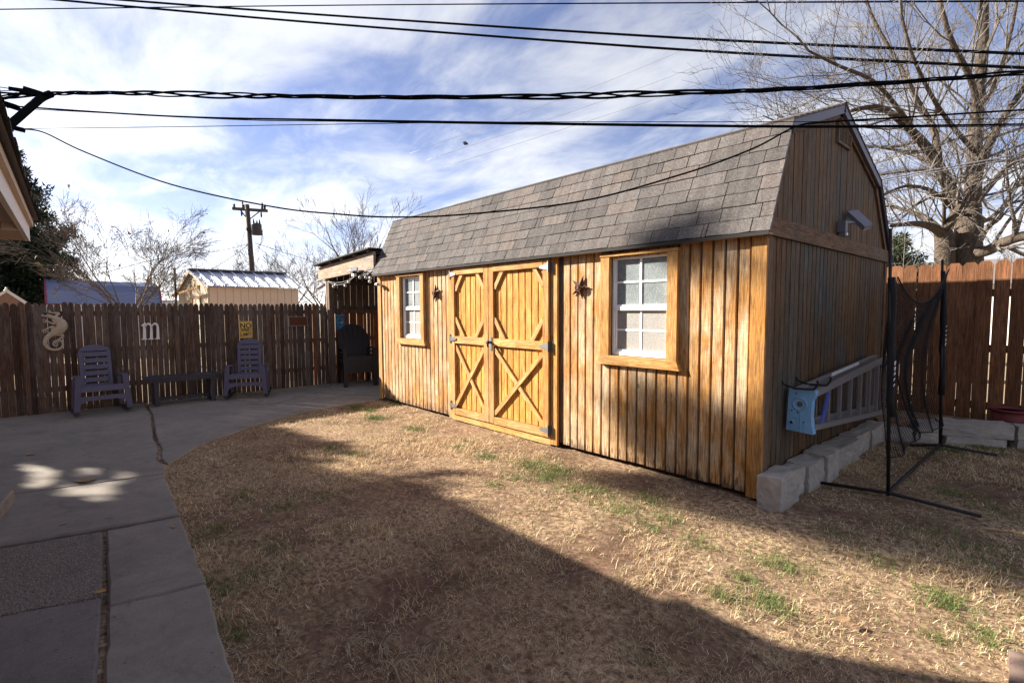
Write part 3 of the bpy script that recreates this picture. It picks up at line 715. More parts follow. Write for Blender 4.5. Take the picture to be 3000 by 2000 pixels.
# limestone blocks along the gable wall
def rock(x0, y0, z0, x1, y1, z1, seed, amt=.011, cuts=9):
    bm = bmesh.new(); bmesh.ops.create_cube(bm, size=1); bmesh.ops.subdivide_edges(bm, edges=bm.edges[:], cuts=cuts, use_grid_fill=True)
    r = random.Random(seed); off = Vector((r.uniform(0, 50), r.uniform(0, 50), r.uniform(0, 50)))
    cx, cy, cz = (x0+x1)/2, (y0+y1)/2, (z0+z1)/2; dx, dy, dz = x1-x0, y1-y0, z1-z0
    sk = [r.uniform(-.06, .06) for _ in range(4)]
    for v in bm.verts:
        p = v.co.copy(); c = sum(1 for q in p if abs(q) > .49)
        if c >= 2: p *= .994 if c == 2 else .982
        p = Vector((p.x*dx+sk[0]*dx*p.y, p.y*dy+sk[1]*dx*p.x, p.z*dz+sk[2]*dz*p.x+sk[3]*dz*p.y))+Vector((cx, cy, cz))
        q = p*7+off; n = mnoise.noise_vector(q)*amt+mnoise.noise_vector(q*3.1)*amt*.7+mnoise.noise_vector(q*8)*amt*.25; v.co = p+n
    me = MB(); bm.verts.index_update(); me.v = [tuple(v.co) for v in bm.verts]; me.f = [tuple(v.index for v in f.verts) for f in bm.faces]; bm.free(); return me
ys_ = [-.10, .27, .50, .86, 1.24, 1.92, 2.46, 3.02]
xw = [.20, .17, .20, .225, .21, .185, .20]
desc = ['nearest the shed corner, standing tallest', 'second from the shed corner, narrow', 'third from the corner, with a gap after it', 'fourth from the shed corner, tilted outward', 'fifth from the shed corner, the longest', 'sixth from the shed corner', 'farthest from the shed corner, under the ladder end']
hz_ = [.225, .19, .20, .215, .185, .18, .17]
for i in range(7):
    top('limestone_block', rock(.022, ys_[i]+.008, -.06, xw[i], ys_[i+1]-.008, hz_[i], 20+i), 'limestone', 'rough limestone block along the gable wall, '+desc[i], 'stone block', 'limestone edging beside the shed', False)
# ------------------------------------------------------------------ house eave over the camera's left shoulder
house = thing('house', 'cream painted house eave with boxed end and dark shingles at the left edge', 'house', (0, -6.5, 0))
HX = -3.95
def hy(x): return -4.102-.021*(x-HX)          # eave line in plan
def hline(x0, x1, dy, z0, z1, w, name, mat, sub=None):
    q = [(x0, hy(x0)+dy, z0), (x0, hy(x0)+dy-w, z0), (x0, hy(x0)+dy-w, z1), (x0, hy(x0)+dy, z1)]
    return part(name, MB().prism(q, (x1-x0, hy(x1)-hy(x0), 0)), mat, sub or house)
hline(HX+.04, 6.5, -.055, 2.045, 2.20, .025, 'fascia', 'white_paint')
hline(HX+.03, 6.5, -.030, 2.160, 2.205, .025, 'fascia_trim', 'beige_paint')
roofh = part('roof', MB().prism([(HX, hy(HX), 2.21), (HX, hy(HX), 2.25), (HX, -8.8, 4.05), (HX, -8.8, 3.95)], (10.4, -.22, 0)).prism([(HX, -8.8, 3.95), (HX, -8.8, 4.05), (HX, -13.4, 2.25), (HX, -13.4, 2.15)], (10.4, -.2, 0)), 'roof_far', house)
rr = random.Random(5); xx = HX-.01
while xx < 2.6:                                # shingle tabs along the edge
    w = rr.uniform(.14, .3); q = [(xx, hy(xx)+.012+rr.uniform(-.006, .006), 2.212), (xx, hy(xx)-.25, 2.30), (xx, hy(xx)-.25, 2.31), (xx, hy(xx)+.012, 2.232+rr.uniform(0, .006))]
    part('shingle', MB().prism(q, (w-.006, 0, 0)), 'deck_felt', roofh); xx += w
xx = HX+.77                                    # soffit boards run across
while xx < 4.0:
    part('soffit_board', MB().box(xx, hy(xx)-.75, 2.085, xx+.135, hy(xx)-.085, 2.10), 'soffit_paint', house); xx += .142
xb = -3.18
part('box_end', MB().prism([(xb, hy(xb)-.058, 2.046), (xb, hy(xb)-.75, 2.046), (xb, hy(xb)-.75, 2.215), (xb, hy(xb)-.058, 2.215)], (HX+.06-xb, hy(HX)-hy(xb), 0)), 'soffit_paint', house)
part('box_trim', MB().box(xb-.0, hy(xb)-.16, 2.040, xb+.014, hy(xb)-.06, 2.205), 'white_paint', house)
part('box_face', MB().prism([(xb+.004, hy(xb)-.0575, 2.04), (xb+.004, hy(xb)-.0545, 2.04), (xb+.004, hy(xb)-.0545, 2.2), (xb+.004, hy(xb)-.0575, 2.2)], (HX+.05-xb, hy(HX)-hy(xb), 0)), 'white_paint', house)
part('wall', MB().box(-3.8, -13, -.1, 6.3, -4.95, 2.11), 'brick_far', house)
part('gable_wall', MB().prism([(-3.8, -5.0, 2.1), (-3.8, -12.9, 2.1), (-3.8, -8.8, 3.93)], (.1, 0, 0)), 'beige_paint', house)
# unseen wing past the boxed end, shaped to cast the lawn shadow edge
part('unseen_wing_wall', MB().box(-5.8, -12.5, -.1, -3.82, -5.2, 2.6), 'brick_far', house)
part('unseen_wing_roof', MB().prism([(-7.15, -4.72, 2.66), (-7.15, -4.72, 2.74), (-7.15, -8.6, 3.5), (-7.15, -12, 2.7), (-7.15, -12, 2.6), (-7.15, -8.6, 3.4)], (3.3, 0, 0)), 'roof_far', house)

for xk, yk in ((-7.05, -4.85), (-7.05, -8.6), (-7.05, -11.9)): part('unseen_wing_post', MB().box(xk, yk-.09, -.1, xk+.09, yk, 2.68), 'beige_paint', house)  # added open side of the unseen wing, lets sun spots reach the patio
part('shadow_block', MB().box(-4.66, -5.5, 2.6, -3.9, -4.8, 3.75).box(-4.70, -5.54, 3.75, -3.86, -4.76, 3.83), 'brick_far', house)  # unseen block added to raise the house shadow on the right of the lawn

# ------------------------------------------------------------------ left fence
FX = -8.5
lf = thing('board_fence', 'weathered dark brown picket fence with rounded tops behind the patio', 'fence', (FX, -2, 0))
def picket_mesh(kind, mat):
    if kind == 'round':
        top_ = [(-.5, .965), (-.40, .985), (-.22, .997), (0, 1.0), (.22, .997), (.40, .985), (.5, .965)]
    else: top_ = [(-.5, .978), (-.28, .9995), (.28, 1.), (.5, .978)]
    n = len(top_); prof = [(-.5, 0)]+top_+[(.5, 0)]
    mb = MB().prism([(x, -.5, z) for x, z in prof], (0, 1, 0)); return mb.mesh('picket', mat)
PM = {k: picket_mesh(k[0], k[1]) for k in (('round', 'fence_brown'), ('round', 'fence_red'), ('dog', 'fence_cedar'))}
r_ = random.Random(12); y = -5.15; PSP = .0772
while y < 3.2:
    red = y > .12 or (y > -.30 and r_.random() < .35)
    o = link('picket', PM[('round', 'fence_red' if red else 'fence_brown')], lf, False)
    gap = r_.choice([.0004, .0008, .001, .0015, .002, .0025, .004, .0065]); lean = r_.uniform(-.0022, .0022)
    o.location = (FX+r_.uniform(-.003, .003), y, .0-r_.uniform(0, .015)); o.rotation_euler = (lean, r_.uniform(-.004, .004), math.pi/2+r_.uniform(-.02, .02))
    o.scale = (PSP-gap, .006, 1.625+r_.uniform(-.014, .014)); y += PSP
for z in (.30, .86, 1.42): part('rail', MB().box(FX-.05, -5.2, z, FX-.014, 3.2, z+.075), 'fence_brown', lf)
for yy in (-4.36, -2.52): part('post', MB().box(FX+.012, yy-.03, .0, FX+.05, yy+.03, 1.585), 'post_dark', lf)

# ------------------------------------------------------------------ signs and ornaments on the fence
SX = FX+.02
def text_mesh(txt, size, mat, ext=.001, font_shear=0., bold=0.):
    cu = bpy.data.curves.new('t', 'FONT'); cu.body = txt; cu.size = size; cu.extrude = ext; cu.align_x = 'CENTER'; cu.align_y = 'CENTER'; cu.shear = font_shear; cu.offset = bold
    ob = bpy.data.objects.new('t', cu); COL.objects.link(ob); dg = bpy.context.evaluated_depsgraph_get()
    me = bpy.data.meshes.new_from_object(ob.evaluated_get(dg)); bpy.data.objects.remove(ob, do_unlink=True)
    me.materials.clear(); me.materials.append(MAT[mat]); return me
def text_on(name, txt, size, mat, parent, y, z, x, sx=1., bold=0.):
    o = link(name, text_mesh(txt, size, mat, bold=bold), parent, False)
    o.matrix_basis = Matrix(((0, 0, 1, x), (sx, 0, 0, y), (0, 1, 0, z), (0, 0, 0, 1))); return o
s1 = onx(700, 941, SX); s2 = onx(740, 989, SX); yc, zc = (s1[1]+s2[1])/2, (s1[2]+s2[2])/2; hw, hh = (s2[1]-s1[1])/2, (s1[2]-s2[2])/2
sg = thing('metal_sign', 'yellow metal sign reading NO SPEED LIMIT on the fence', 'sign', (SX, yc, zc-hh))
def rrect(hw, hh, r, n=4):
    out = []
    for cx, cy, a0 in ((hw-r, hh-r, 0), (-hw+r, hh-r, 90), (-hw+r, -hh+r, 180), (hw-r, -hh+r, 270)):
        for k in range(n+1): a = R(a0+90*k/n); out.append((cx+r*math.cos(a), cy+r*math.sin(a)))
    return out
part('plate', MB().prism([(SX, yc+a, zc+b) for a, b in rrect(hw, hh, .012)], (.003, 0, 0)), 'sign_yellow', sg)
fr = MB(); ro = rrect(hw-.010, hh-.010, .010); ri = rrect(hw-.0145, hh-.0145, .008); n = len(ro)
fr.add([(SX+.0045, yc+a, zc+b) for a, b in ro]+[(SX+.0045, yc+a, zc+b) for a, b in ri], [(i, (i+1) % n, n+(i+1) % n, n+i) for i in range(n)]); part('border', fr, 'sign_black', sg)
text_on('lettering', 'NO', .125, 'sign_black', sg, yc, zc+hh*.45, SX+.005, .95, .0025); text_on('lettering', 'SPEED', .082, 'sign_black', sg, yc, zc-hh*.07, SX+.005, .74, .002); text_on('lettering', 'LIMIT', .082, 'sign_black', sg, yc, zc-hh*.58, SX+.005, .92, .002)

s1 = onx(844, 927, SX); s2 = onx(901, 954, SX)
pq = thing('wall_plaque', 'rusty blank plaque in a pale frame on the fence', 'plaque', (SX, (s1[1]+s2[1])/2, s2[2]))
part('panel', MB().box(SX, s1[1]+.012, s2[2]+.012, SX+.008, s2[1]-.012, s1[2]-.012), 'plaque_rust', pq)
a, b, c, d = s1[1], s2[1], s2[2], s1[2]
part('frame', MB().box(SX, a, c, SX+.014, a+.016, d).box(SX, b-.014, c, SX+.014, b, d).box(SX, a+.016, d-.012, SX+.014, b-.014, d).box(SX, a+.016, c, SX+.014, b-.014, c+.012), 'plaque_gray', pq)

s1 = onx(982, 920, SX); s2 = onx(1010, 965, SX); yc, zc = (s1[1]+s2[1])/2, (s1[2]+s2[2])/2; hw, hh = (s2[1]-s1[1])/2, (s1[2]-s2[2])/2
al = thing('alien_sign', 'blue metal sign with an alien face behind the stacked chairs', 'sign', (SX, yc, zc-hh))
part('plate', MB().box(SX, yc-hw, zc-hh, SX+.003, yc+hw, zc+hh), 'alien_blue', al)
text_on('lettering', 'WELCOME TO', .036, 'alien_pale', al, yc, zc+hh*.84, SX+.005, .82)
def headpt(t, s=1.): a = 2*math.pi*t; w = .066 if math.sin(a) > 0 else .066*(1-.45*(-math.sin(a))**1.5); return (yc+s*w*math.cos(a), zc+.01+s*(.07*math.sin(a) if math.sin(a) > 0 else .115*math.sin(a)))
part('face_outline', MB().tube([(SX+.005, *headpt(k/28)) for k in range(29)], .003, 5), 'alien_pale', al)
for s_ in (-1, 1):
    e = [(SX+.0045, yc+s_*.032+.027*math.cos(a)*math.cos(.6)-s_*.012*math.sin(a)*math.sin(.6)*s_, zc-.012+.012*math.sin(a)+s_*.016*math.cos(a)*1.0) for a in [2*math.pi*k/12 for k in range(12)]]
    part('eye', MB().prism(e, (.002, 0, 0)), 'alien_pale', al)

# letter m, with slab serifs
s1 = onx(412, 945, SX); s2 = onx(468, 993, SX); W_, H_ = s2[1]-s1[1], s1[2]-s2[2]; y0, z0 = s1[1], s2[2]
def U(u, v): return (SX+.004, y0+u*W_, z0+v*H_)
lm = thing('letter_m', 'white serif letter m hung on the fence', 'letter', (SX, y0+W_/2, z0))
def blade(name, pts): part(name, MB().prism([U(*p) for p in pts], (.018, 0, 0)), 'letter_white', lm)
blade('stem', [(.02, .86), (.12, .93), (.20, .99), (.27, 1.0), (.25, .06), (.30, .06), (.30, 0), (.0, 0), (.0, .05), (.07, .08), (.11, .80), (.03, .80)])
def arch(u0, u1):
    o_ = []; i_ = []
    for k in range(9):
        a = math.pi*(1-k/8); cx, rx = (u0+u1)/2, (u1-u0)/2
        o_.append((cx+rx*math.cos(a), .70+.29*math.sin(a))); i_.append((cx-.02+(rx-.055-.055*(k/8))*math.cos(a), .66+.22*math.sin(a)))
    return o_, i_
for u0, u1 in ((.22, .62), (.57, .98)):
    o_, i_ = arch(u0, u1)
    blade('arch', o_+[(u1, .06), (u1+.03, .05), (u1+.03, 0), (u1-.26, 0), (u1-.26, .05), (u1-.17, .07)]+i_[::-1])

# gecko
def GZ(x, y, d=.0): p = onx(100+x*.0957, 890+y*.0957, SX); return np.array([SX+.012+d, p[1], p[2]])
gk = thing('gecko_ornament', 'tan metal gecko with a curled tail hung on the fence', 'wall ornament', tuple(GZ(600, 1420)))
fl_ = ((1, 0, 0), .55); S_ = .0957*7.38/FPX
def gtube(name, pts, rad, par=gk):
    P = [GZ(*p) for p in pts]; Q = []; RR = []
    for i in range(len(P)-1):                  # Catmull-Rom
        p0, p1, p2, p3 = P[max(i-1, 0)], P[i], P[i+1], P[min(i+2, len(P)-1)]
        for k in range(4):
            t = k/4; Q.append(.5*((2*p1)+(-p0+p2)*t+(2*p0-5*p1+4*p2-p3)*t*t+(-p0+3*p1-3*p2+p3)*t**3)); RR.append(rad[i]+(rad[i+1]-rad[i])*t)
    Q.append(P[-1]); RR.append(rad[-1]); return part(name, MB().tube(Q, [r*S_ for r in RR], 10, flat=fl_), 'gecko_tan', par, smooth=True)
bd = gtube('body', [(215, 355), (300, 360), (420, 365), (560, 410), (700, 470), (820, 570), (850, 680), (780, 800), (650, 880), (500, 950), (380, 1060), (335, 1180), (370, 1290), (480, 1375), (640, 1405), (790, 1370), (875, 1270), (860, 1170), (780, 1120), (670, 1130), (590, 1190), (600, 1260), (670, 1290), (720, 1250), (700, 1205)],
           [28, 48, 58, 62, 85, 135, 150, 140, 110, 85, 68, 58, 50, 42, 38, 34, 30, 28, 26, 24, 22, 20, 18, 15, 10])
part('eye', MB().lathe(tuple(GZ(340, 300, .02)), [(.016, -.01), (.02, .0), (.012, .012)], 8, 0), 'sign_black', gk)
for leg, toes in (([(620, 430), (690, 350), (750, 290), (600, 275), (480, 265)], [(340, 262), (420, 205), (470, 190), (505, 200)]),
                  ([(580, 480), (640, 560), (620, 610), (510, 580), (390, 535)], [(240, 495), (280, 450), (255, 560), (320, 590), (350, 470)]),
                  ([(600, 880), (560, 800), (580, 700), (480, 725), (340, 785)], [(230, 785), (225, 840), (270, 885), (345, 900), (400, 860)]),
                  ([(720, 940), (830, 950), (880, 995), (790, 1060), (690, 1120)], [(580, 1140), (640, 1220), (700, 1200), (770, 1190)])):
    lg = gtube('leg', leg, [50, 42, 36, 26, 22])
    for t_ in toes:
        a = GZ(*leg[-1]); b = GZ(*t_); part('toe', MB().tube([a, (a+b)/2, b], [10*S_, 9*S_, 15*S_], 6, flat=fl_), 'gecko_tan', lg)

# ------------------------------------------------------------------ rocking chairs, bench, stacked chairs
def rocking_chair(loc, rotz, lab, sc=1.):
    t = thing('rocking_chair', lab, 'chair', loc, rotz, 'plastic rocking chairs by the fence'); m_ = 'plastic_slate'; t.scale = (sc,)*3
    def P(name, mb, sm=False, parent=None): return part(name, mb, m_, parent or t, True, sm)
    # seat faces +x; back leans to -x
    W = .215
    def bp(u, v, w=0.):                        # point on the leaning back: u across, v up
        return np.array([-.10-.17*v, u*.86, .33+.625*v])
    back = MB()
    def bplate(pts, th=.022): back.prism([bp(u, v) for u, v in pts], (-th, 0, -.008))
    bplate([(-W, .0), (-W*.72, .0), (-W*.80, .92), (-W*1.04, .92)]); bplate([(W, .0), (W*.72, .0), (W*.80, .92), (W*1.04, .92)])
    bplate([(-W*1.04, .90), (W*1.04, .90), (W*.92, .97), (W*.5, 1.03), (0, 1.055), (-W*.5, 1.03), (-W*.92, .97)])
    bk = P('backrest', back)
    for k in range(6):
        v0 = .02+k*.15; sl = MB().prism([bp(-W*.80, v0), bp(W*.80, v0), bp(W*.80, v0+.105), bp(-W*.80, v0+.105)], (-.018, 0, -.006)); P('slat', sl, parent=bk)
    seat = MB()
    for k in range(6): xk = -.10+k*.075; seat.box(xk, -W, .335+.015*k, xk+.062, W, .352+.015*k)
    P('seat', seat)
    P('apron', MB().prism([(.36, -W-.03, .43), (.36, -W*.5, .425), (.36, 0, .432), (.36, W*.5, .425), (.36, W+.03, .43), (.375, W+.03, .35), (.375, -W-.03, .35)], (.02, 0, 0)))
    P('stretcher', MB().prism([(.375, -W-.05, .285), (.375, W+.05, .285), (.38, W+.075, .14), (.38, W+.02, .20), (.38, W-.06, .225), (.38, -W+.06, .225), (.38, -W-.02, .20), (.38, -W-.075, .14)], (.02, 0, 0)))
    for s in (-1, 1):
        yo = s*(W+.045)
        P('arm', MB().prism([(-.17, yo-s*.03, .52), (-.17, yo+s*.03, .52), (.30, yo+s*.045, .555), (.36, yo+s*.03, .55), (.36, yo-s*.03, .55), (.30, yo-s*.03, .555)], (0, 0, .022)))
        P('leg', MB().prism([(.34, yo-s*.03, .56), (.34, yo+s*.035, .56), (.36, yo+s*.075, .07), (.36, yo+s*.01, .07)], (.045, 0, 0)))
        P('leg', MB().prism([(-.20, yo-s*.02, .53), (-.20, yo+s*.02, .53), (-.22, yo+s*.05, .05), (-.22, yo+s*.005, .05)], (.05, 0, 0)))
        pts = [(-.42+.88*k/10, yo+s*.04, .022+.22*(abs(k/10-.5)**2.2)) for k in range(11)]
        rk = MB()
        for a, b in zip(pts[:-1], pts[1:]): rk.bar(a, b, .035, .04)
        part('rocker', rk, 'plastic_black', t, True)
    return t
rocking_chair((-8.12, -3.585, 0), R(4), 'slate plastic rocking chair under the gecko, left of the bench', 1.0)
rocking_chair((-8.06, -1.55, 0), R(-22), 'slate plastic rocking chair under the yellow sign, right of the bench', 1.0)
bn = thing('bench', 'low dark backless bench between the two rocking chairs', 'bench', (-8.1, -2.53, 0))
for k in range(3): part('seat_slat', MB().prism([(-8.26+k*.115, -3.04, .43), (-8.26+k*.115, -2.03, .43), (-8.26+k*.115, -2.01, .455), (-8.26+k*.115, -3.06, .455)], (.105, 0, 0)), 'bench_dark', bn)
part('apron', MB().box(-7.945, -2.99, .375, -7.925, -2.08, .429), 'bench_dark', bn)
for yy in (-2.93, -2.16):
    for xk in (-8.25, -7.99): part('leg', MB().box(xk, yy, .0, xk+.06, yy+.06, .43), 'bench_dark', bn)
    part('cross_rail', MB().box(-8.19, yy+.01, .06, -7.99, yy+.05, .11), 'bench_dark', bn)
part('stretcher', MB().box(-8.12, -2.87, .075, -8.06, -2.16, .12), 'bench_dark', bn)

def adirondack(z, first=None, lab=''):
    if first is not None:
        r = first.copy(); COL.objects.link(r); r.location = (*first.location[:2], z); r['label'] = lab
        for ch in first.children:
            c = ch.copy(); COL.objects.link(c); c.parent = r
            for g in ch.children: d = g.copy(); COL.objects.link(d); d.parent = c
        return r
    t = thing('adirondack_chair', lab, 'chair', (-8.07, .45, z), R(-14), 'stacked black plastic chairs'); m_ = 'plastic_black'
    def P(name, mb, parent=None): return part(name, mb, m_, parent or t, True)
    W = .25
    bk = P('backrest', MB().prism([(-.09, -W*.8, .30), (-.09, W*.8, .30), (-.16, W*.92, .48), (-.16, -W*.92, .48)], (-.02, 0, -.005)))
    for k in range(6):
        u = (k-2.5)/2.5; a0, a1 = u*W*.78, u*W*1.06; h = .62+.33*math.sqrt(max(0, 1-(u*.93)**2)); w0, w1 = .036, .047
        w0, w1 = .0375, .0505; top_ = []
        for s_ in (-1, -.33, .33, 1):
            ys = a1+w1*s_; hs = .60+.38*math.sqrt(max(0, 1-(ys/(W*1.30))**2)); top_.append((-.10-.36*(hs-.33), ys, hs))
        P('slat', MB().prism([(-.10, a0+w0, .33), (-.10, a0-w0, .33)]+top_, (-.015, 0, -.004)), bk)
    seat = MB()
    for k in range(6): xk = -.09+k*.075; seat.box(xk, -W, .27+.014*k, xk+.066, W, .288+.014*k)
    P('seat', seat)
    P('apron', MB().prism([(.36, -W-.02, .37), (.36, W+.02, .37), (.37, W+.03, .22), (.37, W-.06, .27), (.37, -W+.06, .27), (.37, -W-.03, .22)], (.018, 0, 0)))
    for s in (-1, 1):
        yo = s*(W+.035)
        P('arm', MB().prism([(-.22, yo-.03, .50), (-.22, yo+.03, .50), (.33, yo+.055, .50), (.40, yo+.04, .50), (.40, yo-.04, .50), (.33, yo-.05, .50)], (0, 0, .02)))
        P('leg', MB().prism([(.33, yo-.03, .5), (.33, yo+.03, .5), (.36, yo+.05, .0), (.36, yo-.03, .0)], (.05, 0, 0)))
        P('leg', MB().prism([(-.20, yo-.02, .5), (-.20, yo+.02, .5), (-.30, yo+.03, .0), (-.30, yo-.02, .0)], (.05, 0, 0)))
    return t
a1 = adirondack(.0, None, 'black plastic adirondack chair at the bottom of the stack under the lean-to')
for k, nm in enumerate(('second from the bottom of the stack under the lean-to', 'third from the bottom of the stack under the lean-to', 'on top of the stack, its fan back showing whole')):
    adirondack(.075*(k+1), a1, 'black plastic adirondack chair '+nm)

# ------------------------------------------------------------------ lean-to beside the shed
lt = thing('lean_to', 'open wooden lean-to with sloping plank roof between fence and shed', 'lean-to', (-7.3, 1.5, 0))
part('post', MB().box(-8.34, .0, .0, -8.24, .1, 2.12), 'post_dark', lt); part('post_trim', MB().box(-8.39, -.006, 1.46, -8.345, .09, 2.1), 'beam_old', lt)
part('post_foot', MB().box(-8.35, -.01, .0, -8.23, .11, .03), 'galv', lt)
part('post', MB().box(-8.34, 2.9, .0, -8.24, 3.0, 2.12), 'post_dark', lt)
def beam(y0, y1, name='beam', mat='beam_old'): part(name, MB().prism([(-8.64, y0, 2.088), (-6.27, y0, 2.175), (-6.27, y0, 2.46), (-8.64, y0, 2.335)], (0, y1-y0, 0)), mat, lt)
beam(-.045, .0); beam(2.95, 3.0)
for k in range(5):
    t_ = .06+k*.22; xk = -8.64+2.37*t_; zk = 2.338+.125*t_
    part('purlin', MB().prism([(xk, -.10, zk), (xk+.07, -.10, zk+.004), (xk+.07, -.10, zk+.034), (xk, -.10, zk+.03)], (0, 3.2, 0)), 'post_dark', lt)
part('roof', MB().prism([(-8.70, -.14, 2.372), (-6.26, -.14, 2.502), (-6.26, -.14, 2.522), (-8.70, -.14, 2.395)], (0, 3.3, 0)), 'deck_felt', lt)
part('rail', MB().box(-8.40, .1, 1.43, -8.33, 2.9, 1.50), 'post_dark', lt); part('rail', MB().box(-8.40, .1, 2.0, -8.33, 2.9, 2.08), 'post_dark', lt)
y = .12; r_ = random.Random(3)
while y < 2.9: part('board', MB().box(-8.435, y, 1.47, -8.415, y+.128+r_.uniform(-.002, .003), 2.30), 'post_dark', lt); y += .135
part('brace', MB().bar((-8.32, .08, 1.72), (-8.32, .42, 2.08), .04, .08), 'post_dark', lt)
back = MB()
# string lights
st = thing('string_lights', 'string of round clear bulbs looped under the lean-to beam', 'string lights', tuple(ony(1000, 830, -.03)))
def SL(x, y, yy=-.03): return ony(940+x*.10204, 740+y*.10204, yy)
def spline(pts, n=6):
    P = [np.array(p, float) for p in pts]; Q = []
    for i in range(len(P)-1):
        p0, p1, p2, p3 = P[max(i-1, 0)], P[i], P[i+1], P[min(i+2, len(P)-1)]
        for k in range(n): t = k/n; Q.append(.5*((2*p1)+(-p0+p2)*t+(2*p0-5*p1+4*p2-p3)*t*t+(-p0+3*p1-3*p2+p3)*t**3))
    return Q+[P[-1]]
part('cord', MB().tube(spline([SL(*p) for p in ((205, 815), (300, 845), (420, 862), (640, 838), (800, 780), (970, 680), (1120, 655), (1300, 640), (1440, 560))]), .004, 5), 'string_cord', st)
part('cord', MB().tube(spline([SL(*p, -.045) for p in ((205, 820), (350, 908), (480, 925), (680, 888), (830, 800), (970, 685))]), .004, 5), 'string_cord', st)
for p in ((368, 972), (432, 918), (700, 945), (800, 845), (1125, 712), (1425, 730), (1295, 708), (1410, 830)):
    c = SL(*p); b = part('bulb', MB().lathe(tuple(c), [(.006, -.032), (.022, -.022), (.030, -.004), (.026, .014), (.012, .026)], 10), 'bulb_glass', st, smooth=True)
    part('socket', MB().lathe((c[0], c[1], c[2]+.026), [(.012, 0), (.012, .03)], 8), 'plastic_black', b)
tg = MB(); r_ = random.Random(8)
for k in range(14):
    a = SL(r_.uniform(1160, 1460), r_.uniform(560, 660), -.05+r_.uniform(-.02, .02)); tg.tube(spline([a, a+np.array([.05, .01, .02]), a+np.array([.1, -.01, .0])], 3), .004, 4)
part('cord_tangle', tg, 'string_cord', st)
sl = thing('solar_light', 'small twin head solar light clamped on the lean-to beam', 'solar light', tuple(SL(900, 620, -.05)))
def sbox(x0, y0, x1, y1, ya, yb): a = SL(x0, y1, ya); b = SL(x1, y0, ya); return MB().box(a[0], ya, a[2], b[0], yb, b[2])
part('panel', sbox(890, 415, 1030, 530, -.12, -.10), 'lamp_gray', sl); part('head', sbox(750, 465, 880, 550, -.10, -.05), 'lamp_lens', sl)
part('head', sbox(875, 600, 945, 680, -.10, -.05), 'camera_white', sl); part('bracket', sbox(860, 430, 905, 600, -.098, -.046), 'plastic_black', sl)
so = thing('solar_spot', 'small solar panel on a bracket at the left of the lean-to post', 'solar light', tuple(ony(945, 845, .0)))
a, b = ony(930, 847, .02), ony(954, 832, .02)
part('panel', MB().bar(a, b, .10, .012), 'lamp_lens', so); part('arm', MB().tube([b, ony(963, 828, .03), (-8.34, .04, 2.0)], .012, 6), 'plastic_black', so)

# ------------------------------------------------------------------ right fence, raised bed, pot
FY = 4.3
rf = thing('cedar_fence', 'tall reddish cedar fence with dog eared boards behind the shed', 'fence', (1.5, FY, 0))
r_ = random.Random(31); x = -1.6
while x < 5.2:
    o = link('picket', PM[('dog', 'fence_cedar')], rf, False); g = r_.choice([.004, .006, .009, .011])
    o.location = (x, FY+r_.uniform(-.003, .003), .02); o.scale = (.1455-g, .012, 2.03+r_.uniform(-.012, .012)); o.rotation_euler = (r_.uniform(-.003, .003), r_.uniform(-.003, .003), 0); x += .1455
for z in (.25, .95, 1.62): part('rail', MB().box(-1.7, FY+.012, z, 5.2, FY+.05, z+.09), 'fence_cedar', rf)
for xk in (-1.0, 1.45, 3.9): part('post', MB().box(xk, FY+.05, 0, xk+.09, FY+.14, 1.95), 'fence_cedar', rf)

def placed_rock(p, q, w, z0, z1, seed, lab, amt=.012):
    p = np.array(p); q = np.array(q); L_ = np.linalg.norm(q-p); ang = math.atan2(q[1]-p[1], q[0]-p[0])
    o = top('limestone_slab', rock(0, 0, z0, L_, w, z1, seed, amt), 'limestone', lab, 'stone block', 'limestone edging of the raised bed', False)
    V = Matrix.Rotation(ang, 4, 'Z')@Vector((L_/2, w/2, 0)); o.location = (p[0]+V.x, p[1]+V.y, z0); o.rotation_euler = (0, 0, ang)
    return o
pa, pb = (.69, 3.27), (1.245, 3.585); d_ = np.array(pb)-np.array(pa); u_ = d_/np.linalg.norm(d_); p0 = np.array(pa)
placed_rock(p0, p0+u_*.64, .24, .055, .205, 51, 'long pale limestone slab on top at the front of the raised bed')
placed_rock(p0+u_*.02-.0, p0+u_*.57, .22, -.05, .05, 52, 'lower limestone slab half sunk in grass at the raised bed')
placed_rock(p0-u_*.245, p0-u_*.015, .22, .085, .19, 53, 'short limestone slab behind the net post, upper of two')
placed_rock(p0-u_*.26, p0-u_*.02, .22, -.05, .08, 54, 'short limestone slab behind the net post, lower of two')
placed_rock(p0-u_*.56, p0-u_*.275, .2, -.05, .10, 55, 'limestone slab behind the hanging net')
placed_rock(p0+u_*.655, p0+u_*1.25, .22, .06, .21, 56, 'limestone slab right of the long pale one, cut by the picture edge')
placed_rock(p0+u_*.645, p0+u_*1.3, .22, -.05, .055, 57, 'lower limestone slab at the right picture edge')
def bed():
    mb = MB(); pts = [(-.1, 3.75), *(tuple(p0+u_*t_+np.array([-.05, .12])) for t_ in (-.56, 0, .6, 1.6)), (3.2, 4.27), (-.1, 4.27)]
    mb.prism([(x, y, .13) for x, y in pts], (0, 0, -.2)); o = struct('planting_bed', mb, 'lawn_soil')
bed()
pt_ = thing('plastic_planter', 'dark red plastic planter in front of the cedar fence', 'planter', (1.17, 3.98, .13))
part('tub', MB().lathe((1.17, 3.98, .13), [(.135, 0), (.14, .01), (.168, .19), (.165, .19), (.13, .03), (.0, .03)], 28), 'pot_red', pt_, smooth=True)
part('rim', MB().lathe((1.17, 3.98, .315), [(.168, .0), (.182, .0), (.184, .022), (.176, .028), (.16, .02), (.158, .0)], 28), 'pot_red', pt_, smooth=True)

